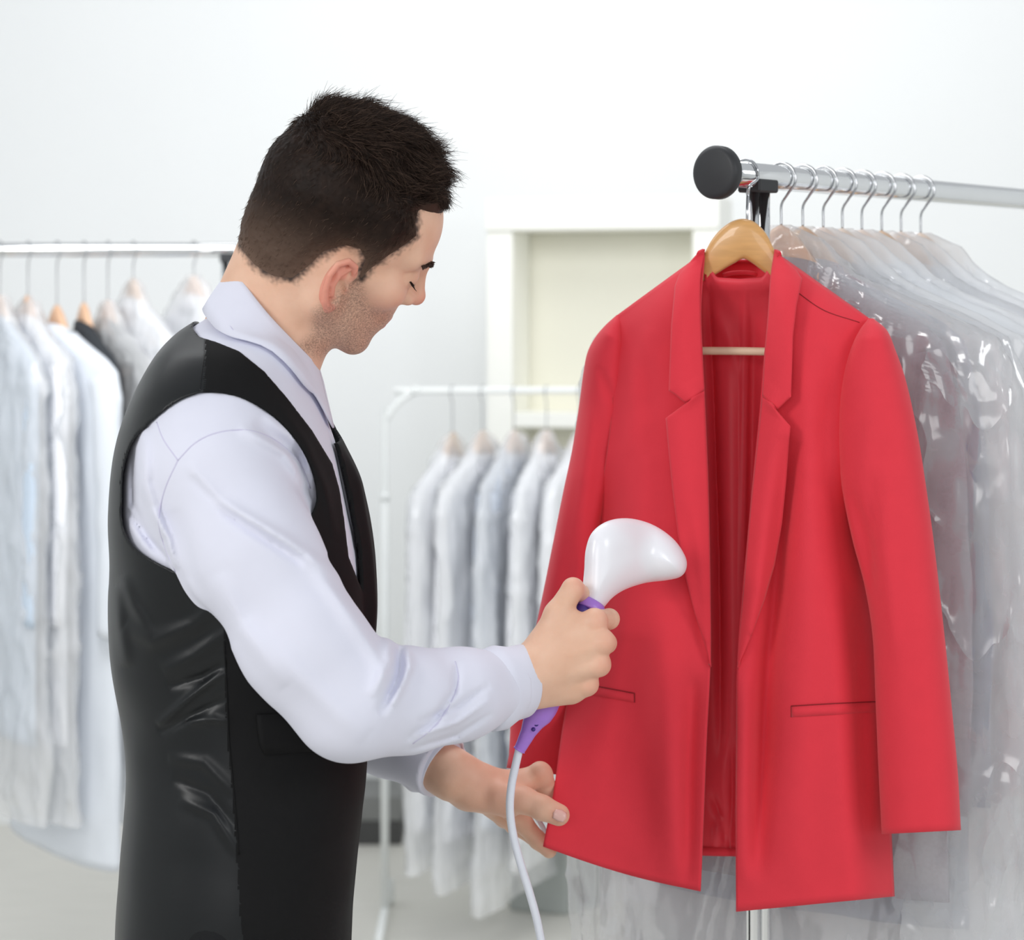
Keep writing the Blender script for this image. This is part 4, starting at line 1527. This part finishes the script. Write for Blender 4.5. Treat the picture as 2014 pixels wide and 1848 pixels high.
def obox(c, ax, hx, hy, z0, z1, bev=0.002):
    """box turned along a horizontal axis"""
    v, f = box_geo((-hx, -hy, z0), (hx, hy, z1), bev)
    ay = np.array([-ax[1], ax[0], 0])
    return np.array([c[0], c[1], 0]) + v[:, :1] * ax + v[:, 1:2] * ay + v[:, 2:3] * np.array([0, 0, 1.0]), f


for s0 in (0.088, 1.44):
    c = rail(s0)
    v_, f_ = obox(c, DR, 0.0195, 0.0155, 1.6585 - 0.019, 1.6585 - 0.004)
    link('clamp', mesh('clamp', v_, f_, False), rack, M['black_plastic'])
    for k in (-0.0105, 0.0105):
        tube('post', [c + DR * k * 1.0 + [0, 0, -0.019], c + DR * k + [0, 0, -1.60]], 0.0078, M['chrome'], rack, 20)
    tube('foot', [c + ER * 0.24 + [0, 0, -1.60], c - ER * 0.24 + [0, 0, -1.60]], 0.014, M['chrome'], rack, 16)
    for e in (-0.22, 0.22):
        v_, f_ = disc_geo(c + ER * e + np.array([0, 0, -1.6285]) - DR * 0.01, DR, 0.029, 0.02, 20)
        link('wheel', mesh('wheel', v_, f_), rack, M['black_plastic'])
tube('base_rail', [rail(0.088, -1.57), rail(1.44, -1.57)], 0.011, M['chrome'], rack, 16)


# ------------------------------------------------------------------ hangers, garments and covers
def hook_path(zr, flip=1, rr=0.0175, bend=0.012):
    """from the wood up and over a rail whose centre lies zr above it"""
    p = [(0, 0, -0.004), (0, 0, 0.006), (0.0005 * flip, 0, zr - 0.030), (bend * 0.7 * flip, 0, zr - 0.018), (rr * 0.99 * flip, 0, zr - 0.006)]
    for a in np.radians([18, 50, 90, 130, 165, 200, 222]):
        p.append((rr * math.cos(a) * flip, 0, zr + rr * math.sin(a)))
    return cr(np.array(p), 40)


def local(name, me, parent, m):
    o = bpy.data.objects.new(name, me)
    COL.objects.link(o)
    me.materials.append(m)
    o.parent = parent
    return o


def place(o, pos, e):
    o.location = pos
    o.rotation_euler = (0, 0, math.atan2(e[1], e[0]))


def make_hanger(name, pos, e, zr, m, label, group, hw_=0.172, flip=1, rr=0.0175):
    h = empty(name, (0, 0, 0), label, 'hanger', group)
    place(h, pos, e)
    rows = []
    seg_ = 14
    for t in np.linspace(-1, 1, 41):
        at = abs(t)
        x = t * hw_
        zt = -0.002 - 0.076 * sstep(-0.02, 0.46, at) - 0.078 * max(0, at - 0.26) ** 1.05
        th = 0.016 * (1 - 0.35 * at) + 0.010 * math.exp(-(at / 0.22) ** 2)
        y = 0.012 * at * at
        a = np.arange(seg_) * 2 * math.pi / seg_
        rows.append(np.stack([x + 0 * a, y + 0.0085 * np.sign(np.cos(a)) * np.abs(np.cos(a)) ** .7, zt - th + th * np.sin(a)], 1))
    v = np.vstack(rows)
    f = grid_faces(len(rows), seg_, True).tolist() + [list(range(seg_))[::-1], [(len(rows) - 1) * seg_ + k for k in range(seg_)]]
    local('wood_body', mesh('wood_body', v, f), h, m)
    v, f = tube_geo(hook_path(zr, flip, rr), 0.0017, 8)
    local('hook', mesh('hook', v, f), h, M['wire'])
    return h


PROF = dict(
    shirt=[(.060, .056, .022), (.074, .082, .026), (.088, .112, .028), (.115, .172, .030), (.138, .200, .031), (.19, .212, .032), (.30, .206, .032), (.5, .202, .032), (1.0, .206, .034)],
    film=[(.003, .012, .010), (.020, .046, .020), (.045, .070, .030), (.060, .085, .033), (.080, .118, .036), (.105, .174, .039), (.132, .222, .041), (.19, .246, .043), (.30, .252, .043), (.5, .254, .043), (1.0, .258, .044)])


def loft(kind, L, seed, amp, m=70, n=72, crease=0.0, top=0.0, scale=1.0, th=1.0):
    pr = np.array(PROF[kind], float)
    d = np.concatenate([pr[:-1, 0], [max(L, .6)]])
    t = np.concatenate([np.linspace(pr[0, 0], .22, m // 3), np.linspace(.22, L, m - m // 3 + 1)[1:]])
    w, h = np.interp(t, d, pr[:, 1]) * scale, np.interp(t, d, pr[:, 2]) * th
    amp, crease = amp * (0.4 + 0.6 * th), crease * (0.5 + 0.5 * th)
    a = np.arange(n) * 2 * math.pi / n
    ca, sa = np.cos(a), np.sin(a)
    ex = 0.62
    cx, sx = np.sign(ca) * np.abs(ca) ** ex, np.sign(sa) * np.abs(sa) ** 0.9
    drop = 0.5 * np.abs(cx) ** 1.6
    X = w[:, None] * cx
    Y = h[:, None] * sx + 0.012 * (X / .22) ** 2
    Z = -t[:, None] + 0 * X
    v = np.stack([X, Y, Z], -1).reshape(-1, 3)
    q = v * np.array([1, 1, 0.35]) + seed * 3.1
    g = np.clip((t - 0.05) / 0.25, 0.15, 1)[:, None].repeat(n, 1).reshape(-1)
    dn = (vnoise(q, 16, seed) * 1.0 + vnoise(q, 34, seed + 3) * 0.5) * amp * g
    if crease:
        q2 = v * np.array([1, 1, 0.42]) + seed * 1.7
        cr_ = (1 - np.abs(vnoise(q2, 15, seed + 5))) ** 5 + 0.7 * (1 - np.abs(vnoise(q2, 32, seed + 6))) ** 5 + 0.5 * (1 - np.abs(vnoise(q2, 60, seed + 8))) ** 4
        dn = dn + (cr_ - 0.8) * crease
    nx = np.stack([(ca / np.maximum(w[:, None], .02)) * np.minimum(w, h)[:, None], sa + 0 * w[:, None]], -1).reshape(-1, 2)
    nx /= np.linalg.norm(nx, axis=1)[:, None] + 1e-9
    v[:, :2] += nx * dn[:, None]
    return v, grid_faces(m, n, True)


def make_garment(name, pos, e, m, L, label, group, seed, cat, sleeves=True, dark_lapel=None, scale=1.0, th=1.0):
    v, f = loft('shirt', L, seed, 0.006, scale=scale, th=th)
    g = link(name, mesh(name, v, f), None, m)
    place(g, pos, e)
    props(g, label, cat, group)
    g.modifiers.new('thick', 'SOLIDIFY').thickness = 0.0015
    if sleeves:
        for s in (-1, 1):
            path = cr(np.array([(s * .168 * scale, .008, -.150), (s * .188 * scale, .009, -.24), (s * .198 * scale, .006, -.38), (s * .202 * scale, .000, -.52), (s * .200 * scale, -.004, -.66)]), 26)
            vv_, ff_ = tube_geo(path, np.linspace(0.038, 0.031, 26), 18)
            vv_ = vv_ + vnoise(vv_, 18, seed + 30)[:, None] * 0.004
            vv_[:, 1] *= th * 0.8
            local('sleeve', mesh('sleeve', vv_, ff_), g, m)
    # collar
    a = np.linspace(math.radians(-250), math.radians(70), 40)
    rows = [np.stack([r * np.cos(a), .002 + r * .48 * np.sin(a), z - .012 * np.sin(a)], 1) for r, z in ((.042, -.082), (.044, -.056), (.048, -.054), (.060, -.092))]
    for r_ in rows:
        r_[:, 1] *= 0.4 + 0.6 * th
    o = local('collar', mesh('collar', np.vstack(rows), grid_faces(4, 40)), g, dark_lapel or m)
    o.modifiers.new('thick', 'SOLIDIFY').thickness = 0.002
    return g


def make_film(name, pos, e, m, L, label, group, seed, crease=0.008, mm=150, nn=130, scale=1.0, th=1.0):
    v, f = loft('film', L, seed, 0.007, mm, nn, crease, scale=scale, th=th)
    g = link(name, mesh(name, v, f), None, m)
    place(g, pos, e)
    return props(g, label, 'garment cover', group)


# right rack: (place along the rail, garment cloth, length, label bits)
RGS = [
    (0.135, 'g_grey', 0.76, 'grey tweed jacket', 'nearest to the red blazer', 'film'),
    (0.180, 'g_blue', 0.80, 'slate blue jacket', 'second behind the red blazer', 'film'),
    (0.224, 'g_grey', 0.78, 'grey wool jacket', 'third behind the red blazer', 'film_milky'),
    (0.266, 'g_pale', 0.92, 'pale blue shirt', 'fourth behind the red blazer', 'film_milky'),
    (0.310, 'g_white', 0.95, 'white shirt', 'fifth behind the red blazer', 'film_milky'),
    (0.356, 'g_blue', 0.90, 'slate blue suit coat', 'sixth behind the red blazer', 'film'),
    (0.402, 'g_white', 0.98, 'white coat', 'seventh along the chrome rack', 'film_milky'),
    (0.450, 'g_silver', 0.90, 'silver grey shirt', 'last along the chrome rack', 'film_milky')]
for i, (s, gm, L, what, where, fm) in enumerate(RGS):
    zr = 0.051
    pos = rail(s, -zr) + ER * (0.0)
    tw = math.radians((0, 1, -1, 1, 0, -1, 1, 0)[i])
    e = np.array([EG[0] * math.cos(tw) - EG[1] * math.sin(tw), EG[0] * math.sin(tw) + EG[1] * math.cos(tw)])
    make_hanger('wooden_hanger', pos, e, zr, M['wood'] if i % 2 else M['wood_pink'], 'wooden hanger of the %s, %s' % (what, where), 'hangers on the chrome rack', flip=1)
    make_garment('hanging_' + what.split()[-1], pos, e, M[gm], L, '%s under clear film, %s' % (what, where), 'garments on the chrome rack', 100 + i * 7, what.split()[-1], th=0.30 if i == 0 else 0.38, scale=0.96)
    make_film('garment_cover', pos, e, M[fm], L + 0.17, 'plastic cover over the %s, %s' % (what, where), 'plastic covers on the chrome rack', 200 + i * 9, crease=0.0055, th=0.80 if i == 0 else 0.54, scale=1.13 if i == 0 else 1.09)

# hook of the blazer hanger goes over the rail
zt = float(pp(1462, 432, YJ)[2])
top = pp(1470, 432, YJ + 0.004)
s_h = 0.062
rc_ = rail(s_h)
hp = [top + [0, 0, -.004], top + [0, 0, 0.012], pp(1471, 385, 2.376), pp(1474, 366, 2.374), rc_ + ER * 0.0165 + [0, 0, -0.006]]
for a in np.radians([15, 50, 90, 130, 165, 200, 222]):
    hp.append(rc_ + ER * 0.0175 * math.cos(a) + np.array([0, 0, 0.0175 * math.sin(a)]))
tube('hook', cr(np.array(hp), 46), 0.0018, M['wire'], hanger, 10)
# ------------------------------------------------------------------ garment steamer
steamer = empty('garment_steamer', pp(1160, 1200, 2.19), 'white and purple handheld garment steamer in the right hand', 'garment steamer')


SHO = cr([(1150, 1195), (1146, 1160), (1149, 1120), (1152, 1080), (1165, 1046), (1196, 1024), (1238, 1019), (1285, 1032), (1325, 1060), (1348, 1094), (1350, 1118), (1338, 1134), (1310, 1141), (1270, 1146),
          (1232, 1158), (1206, 1174), (1186, 1196), (1168, 1210), (1150, 1195)], 90)[:-1]
SHX, SHZ = (SHO[:, 0] - HX) / F * 2.225, ZC - (SHO[:, 1] - HY) / F * 2.225


def sh(p):
    k = 2.225 / p[:, 1]
    x, z = p[:, 0] * k, ZC + (p[:, 2] - ZC) * k
    s_ = -s_poly2(x, z, np.stack([SHX, SHZ], 1))
    y0 = 2.190 + 0.060 * sstep(0.082, 0.150, x) + 0.10 * (z - 1.20)
    w = p[:, 1] - y0
    H = 0.018 + 0.014 * sstep(0.085, 0.13, x)
    R = 0.030
    d = (np.sqrt(np.clip(1 - s_ / R, 0, None) ** 2 + (w / H) ** 2) - 1) * 0.018
    return np.maximum(d, w - 0.020).astype(np.float32)


a_, b_ = nets(sh, (0.04, 2.13, 1.15), (0.20, 2.31, 1.31), 0.0013)
link('steam_head', mesh('steam_head', a_, b_), steamer, M['steam_white'])
# face plate towards the cloth
ax = np.array([185, 0, -70.0]) / np.linalg.norm([185, 0, -70.0])
bz = np.array([0.10, 0.93, 0.30])
bz = bz - ax * (bz @ ax)
bz /= np.linalg.norm(bz)
cz = np.cross(ax, bz)
c = pp(1256, 1084, 2.272)
a = np.arange(40) * 2 * math.pi / 40
rows = [c + bz * h + (np.cos(a) * 0.040 * k)[:, None] * ax + (np.sin(a) * 0.0215 * k)[:, None] * cz for k, h in ((1, -.002), (1, .003), (.94, .0042), (.3, .0046), (.01, .0046))]
props(link('steam_plate', mesh('steam_plate', np.vstack(rows), grid_faces(5, 40, True)), steamer, M['chrome']), 'metal steam plate')
hp = cr(np.array([pp(1161, 1192, 2.191), pp(1140, 1235, 2.187), pp(1112, 1290, 2.186), pp(1085, 1345, 2.184), pp(1066, 1390, 2.181), pp(1049, 1420, 2.180), pp(1036, 1446, 2.180), pp(1027, 1464, 2.180), pp(1021, 1475, 2.180)]), 60)
hr = np.interp(np.linspace(0, 1, 60), [0, .08, .3, .44, .5, .56, .63, .72, .85, .97, 1], [.0128, .0160, .0165, .0160, .0158, .0145, .0110, .0080, .0066, .0060, .0066])
tube('handle', hp, hr, M['purple'], steamer, 28)
v_, f_ = tube_geo(cr(np.array([pp(1165, 1183, 2.189), pp(1160, 1193, 2.187), pp(1156, 1202, 2.185)]), 8), [.0138, .0152, .0160, .0166, .0170, .0172, .0170, .0166], 28)
link('collar_ring', mesh('collar_ring', v_, f_), steamer, M['purple'])
v_, f_ = tube_geo(cr(np.array([pp(1150, 1193, 2.178), pp(1143, 1206, 2.175), pp(1134, 1226, 2.176)]), 10), [.004, .0075, .009, .0095, .0098, .0098, .0095, .009, .0075, .004], 16)
link('trigger', mesh('trigger', v_, f_), steamer, M['dark_purple'])
for k, (x, y) in enumerate(((1055, 1424), (1049, 1434))):
    v_, f_ = tube_geo(np.array([pp(x, y, 2.1690), pp(x, y, 2.176)]), 0.0022, 10)
    link('rivet', mesh('rivet', v_, f_), steamer, M['dark_purple'])
cp = [pp(1022, 1470, 2.180), pp(1014, 1505, 2.178), pp(1006, 1545, 2.175), pp(1003, 1590, 2.172), pp(1009, 1640, 2.172), pp(1023, 1695, 2.176), pp(1040, 1750, 2.182), pp(1054, 1800, 2.188), pp(1064, 1848, 2.194),
      pp(1085, 1960, 2.205)]
x_, y_ = cp[-1][0], cp[-1][1]
cp += [np.array([x_ + .02, y_ + .01, .60]), np.array([x_ + .04, y_ + .02, .30]), np.array([x_ + .05, y_ + .05, .05]), np.array([x_ + .06, y_ + .12, .0075]), np.array([x_ + .10, y_ + .30, .0065])]
for t in np.linspace(0, 2.6 * math.pi, 16):
    cp.append(np.array([x_ + .10 + .16 * math.sin(t), y_ + .46 - .16 * math.cos(t), .0065 + .0012 * t]))
tube('cord', cr(np.array(cp), 220), 0.0042, M['cord'], steamer, 12)
# a second length of hose hangs behind the left hand
post_c = rail(0.088)
cp2 = [pp(1022, 1566, 2.380), pp(1036, 1582, 2.400), pp(1052, 1602, 2.420), pp(1066, 1624, 2.424), pp(1078, 1648, 2.425), pp(1100, 1664, 2.428), pp(1180, 1655, 2.445), pp(1300, 1610, 2.455),
       pp(1390, 1570, 2.460), pp(1440, 1540, 2.462)]
tube('cord', cr(np.array(cp2), 120), 0.0030, M['cord'], steamer, 10)

# ------------------------------------------------------------------ white rack in the middle distance
YR = 5.2
mid = empty('clothes_rack', (0.3, YR, 0), 'white tube clothes rack with rounded corner beside the shelf unit', 'clothes rack')
zr_ = float(pp(0, 768, YR)[2])
xl, xr = float(pp(757, 768, YR)[0]), 0.86
rc0 = 0.105


def bend(x, sgn):
    return [np.array([x, YR, z]) for z in (0.52, zr_ - rc0)] + [np.array([x + sgn * rc0 * (1 - math.cos(t)), YR, zr_ - rc0 + rc0 * math.sin(t)]) for t in np.radians([22, 45, 68, 90])]


tube('frame_tube', cr(np.array(bend(xl, 1) + bend(xr, -1)[::-1]), 120), 0.0082, M['white_metal'], mid, 14)
for x in (xl, xr):
    tube('post', [np.array([x, YR, z]) for z in (0.055, float(pp(0, 972, YR)[2]))], 0.0098, M['white_metal'], mid, 14)
    v_, f_ = tube_geo([np.array([x, YR, float(pp(0, y, YR)[2])]) for y in (984, 968)], 0.0115, 14)
    link('joint', mesh('joint', v_, f_), mid, M['white_metal'])
    tube('foot', [np.array([x, YR - .26, .052]), np.array([x, YR + .26, .052])], 0.0098, M['white_metal'], mid, 12)
    for dy in (-.24, .24):
        v_, f_ = disc_geo(np.array([x - .009, YR + dy, .0245]), np.array([1.0, 0, 0]), .024, .018, 18)
        link('wheel', mesh('wheel', v_, f_), mid, M['white_metal'])
v_, f_ = tube_geo([np.array([float(pp(x, 768, YR)[0]), YR, zr_]) for x in (809, 824)], 0.0118, 14)
link('joint', mesh('joint', v_, f_), mid, M['white_metal'])
MGS = [(890, 'g_white', 'first from the left'), (949, 'g_white', 'second from the left'), (1011, 'g_silver', 'third from the left'), (1075, 'g_white', 'fourth from the left'), (1140, 'g_white', 'fifth, half behind the red blazer')]
for i, (x, gm, where) in enumerate(MGS):
    px_ = pp(x, 768, YR)
    zr = 0.093 if i else 0.098
    th = math.radians((115, 117, 121, 122, 120)[i])
    e = -np.array([-math.cos(th) * -1, math.sin(th)])
    e = np.array([-math.cos(math.radians(62)), -math.sin(math.radians(62))]) if False else np.array([math.cos(math.radians(245 + (0, -2, 2, 3, 1)[i])), math.sin(math.radians(245 + (0, -2, 2, 3, 1)[i]))])
    pos = np.array([px_[0], YR, zr_ - zr])
    make_hanger('wooden_hanger', pos, e, zr, M['wood'] if i < 2 else M['wood_pink'], 'blurred wooden hanger on the white rack, %s' % where, 'hangers on the white rack', rr=0.0115)
    make_garment('hanging_shirt', pos, e, M[gm], (0.93, 0.96, 0.93, 0.96, 0.78)[i], '%s shirt in plastic on the white rack, %s' % ('silver grey' if gm == 'g_silver' else 'white', where), 'shirts on the white rack', 300 + i * 5, 'shirt', th=0.8)
    make_film('garment_cover', pos, e, M['film_milky'], (1.02, 1.07, 1.12, 1.02, 0.84)[i], 'crinkled cover on the white rack, %s' % where, 'plastic covers on the white rack', 350 + i * 4, 0.010, 80, 80, th=0.75)

# ------------------------------------------------------------------ chrome rack at the left
YL = 4.4
zl = float(pp(0, 491, YL)[2])
lrack = empty('clothes_rack', (-1.1, YL, 0), 'chrome clothes rack at the left behind the man', 'clothes rack')
xe = float(pp(560, 491, YL)[0])
tube('rail', [np.array([x, YL, zl]) for x in np.linspace(-1.72, xe, 8)], 0.0145, M['chrome'], lrack, 30)
for x, d in ((xe + .014, np.array([-1.0, 0, 0])), (-1.735, np.array([1.0, 0, 0]))):
    v_, f_ = disc_geo(np.array([x, YL, zl]), d, 0.0298, 0.016)
    link('end_cap', mesh('end_cap', v_, f_), lrack, M['black_plastic'])
for x in (float(pp(455, 491, YL)[0]), -1.62):
    v_, f_ = box_geo((x - .022, YL - .016, zl - .026), (x + .022, YL + .016, zl - .010), .002)
    link('clamp', mesh('clamp', v_, f_, False), lrack, M['black_plastic'])
    for k in (-.0125, .0125):
        tube('post', [np.array([x + k, YL, zl - .024]), np.array([x + k, YL, .055])], 0.0085, M['chrome'], lrack, 16)
    tube('foot', [np.array([x, YL - .25, .055]), np.array([x, YL + .25, .055])], 0.014, M['chrome'], lrack, 14)
    for dy in (-.22, .22):
        v_, f_ = disc_geo(np.array([x - .01, YL + dy, .029]), np.array([1.0, 0, 0]), .029, .02, 20)
        link('wheel', mesh('wheel', v_, f_), lrack, M['black_plastic'])
tube('base_rail', [np.array([-1.62, YL, .09]), np.array([float(pp(455, 491, YL)[0]), YL, .09])], 0.011, M['chrome'], lrack, 14)
LGS = [(381, 'g_white', 'white shirt', 'rightmost on the left rack', 1, 0.050, 305), (262, 'g_white', 'white shirt', 'second from the right on the left rack', 1, 0.056, 300), (212, 'g_black', 'black suit jacket', 'third from the right on the left rack', 1, 0.100, 300),
       (165, 'g_black', 'charcoal jacket', 'beside the white coat on the left rack', 0, 0.105, 298), (112, 'g_coat', 'long white coat', 'beside the dark jackets on the left rack', 0, 0.110, 306), (55, 'g_white', 'white shirt', 'second from the left on the left rack', 1, 0.09, 300),
       (0, 'g_pale', 'pale blue shirt', 'leftmost on the left rack', 1, 0.09, 300)]
for i, (x, gm, what, where, film, zr, dg) in enumerate(LGS):
    pos = np.array([float(pp(x, 491, YL)[0]), YL, zl - zr])
    e = np.array([math.cos(math.radians(dg)), math.sin(math.radians(dg))])
    make_hanger('wooden_hanger', pos, e, zr, M['wood'] if i == 1 else M['wood_pink'], 'wooden hanger of the %s, %s' % (what, where), 'hangers on the left rack')
    make_garment('hanging_' + what.split()[-1], pos, e, M[gm], (.85, .9, .72, .74, 1.12, .9, .9)[i], '%s, %s' % (what, where), 'garments on the left rack', 400 + i * 6, what.split()[-1], th=0.9 if i == 4 else 0.5, scale=1.22 if i == 4 else 1.0)
    if film:
        make_film('garment_cover', pos, e, M['film_milky'], 1.05, 'plastic cover of the %s, %s' % (what, where), 'plastic covers on the left rack', 450 + i * 3, 0.010, 80, 80, th=0.75)

# ------------------------------------------------------------------ white shelf unit against the back wall
YS = 5.75
ang = math.radians(-16)
shelf = empty('shelf_unit', pp(1160, 900, YS)[:2].tolist() + [0.0], 'tall white open shelf unit with cream back behind the blazer', 'shelf unit')
o = pp(957, 600, YS)
ex = np.array([math.cos(ang), math.sin(ang), 0])
ey = np.array([-math.sin(ang), math.cos(ang), 0])
zt = float(pp(0, 392, YS)[2])
Wd, Dp = 0.635, 0.19


def sbox(name, x0, x1, y0, y1, z0, z1, m, bev=.003):
    v, f = box_geo((x0, y0, z0), (x1, y1, z1), bev)
    v = np.array([o[0], o[1], 0]) + v[:, :1] * ex + v[:, 1:2] * ey + v[:, 2:] * np.array([0, 0, 1.0])
    return link(name, mesh(name, v, f, False), shelf, m)


tk = 0.072
zs = float(pp(0, 822, YS)[2])
sbox('top', 0, Wd, -.012, Dp, zt - .085, zt, M['shelf_white'])
sbox('side_panel', 0, tk, 0, Dp, 0, zt - .085, M['shelf_white'])
sbox('side_panel', Wd - tk, Wd, 0, Dp, 0, zt - .085, M['shelf_white'])
sbox('back_board', tk, Wd - tk, Dp - .02, Dp - .004, 0.05, zt - .085, M['shelf_cream'])
sbox('shelf', tk, Wd - tk, .004, Dp - .02, zs - .024, zs + .016, M['shelf_white'])
sbox('shelf', tk, Wd - tk, .004, Dp - .02, zs - .46, zs - .42, M['shelf_white'])
sbox('shelf', tk, Wd - tk, .004, Dp - .02, 0.05, 0.09, M['shelf_white'])

# ------------------------------------------------------------------ things on the floor
YB = 6.05
lo, hi = pp(560, 1643, YB), pp(790, 1566, YB)
crate = empty('storage_crate', ((lo[0] + hi[0]) / 2, YB, 0), 'low grey box with charcoal base by the back wall', 'storage box')
box('base', (lo[0], YB, 0.0), (hi[0], YB + .24, pp(0, 1614, YB)[2]), M['box_dark'], crate)
box('drawer_front', (lo[0], YB, pp(0, 1614, YB)[2]), (hi[0], YB + .24, hi[2]), M['box_mid'], crate)

YG = 5.4
gb = empty('storage_box', pp(1120, 1700, YG)[:2].tolist() + [0.0], 'grey storage box with black handle slot under the blazer hem', 'storage box')
A, B_, C_ = pp(1000, 1790, 5.385), pp(1112, 1800, 5.339), pp(1204, 1775, 5.455)
zb, ztp = 0.0, float(pp(0, 1545, YG)[2])
D_ = A + C_ - B_
base_pts = np.array([A, B_, C_, D_])[:, :2]
v = np.array([[*q, z] for z in (zb, ztp) for q in base_pts])
f = [[3, 2, 1, 0], [4, 5, 6, 7], [0, 1, 5, 4], [1, 2, 6, 5], [2, 3, 7, 6], [3, 0, 4, 7]]
me = mesh('box_body', v, f, False)
ob = link('box_body', me, gb, M['box_grey'])
bv_ = ob.modifiers.new('round', 'BEVEL')
bv_.width = .006
bv_.segments = 2
dn = (C_ - B_) / np.linalg.norm(C_ - B_)
nn_ = np.array([dn[1], -dn[0], 0])
h0 = B_ + dn * 0.0
hs_ = [pp(1130, 1726, 5.357) + nn_ * .004, pp(1146, 1772, 5.376) + nn_ * .004]
tube('handle', cr(np.array([hs_[0], (hs_[0] + hs_[1]) / 2, hs_[1]]), 10), 0.0095, M['black_plastic'], gb, 12)
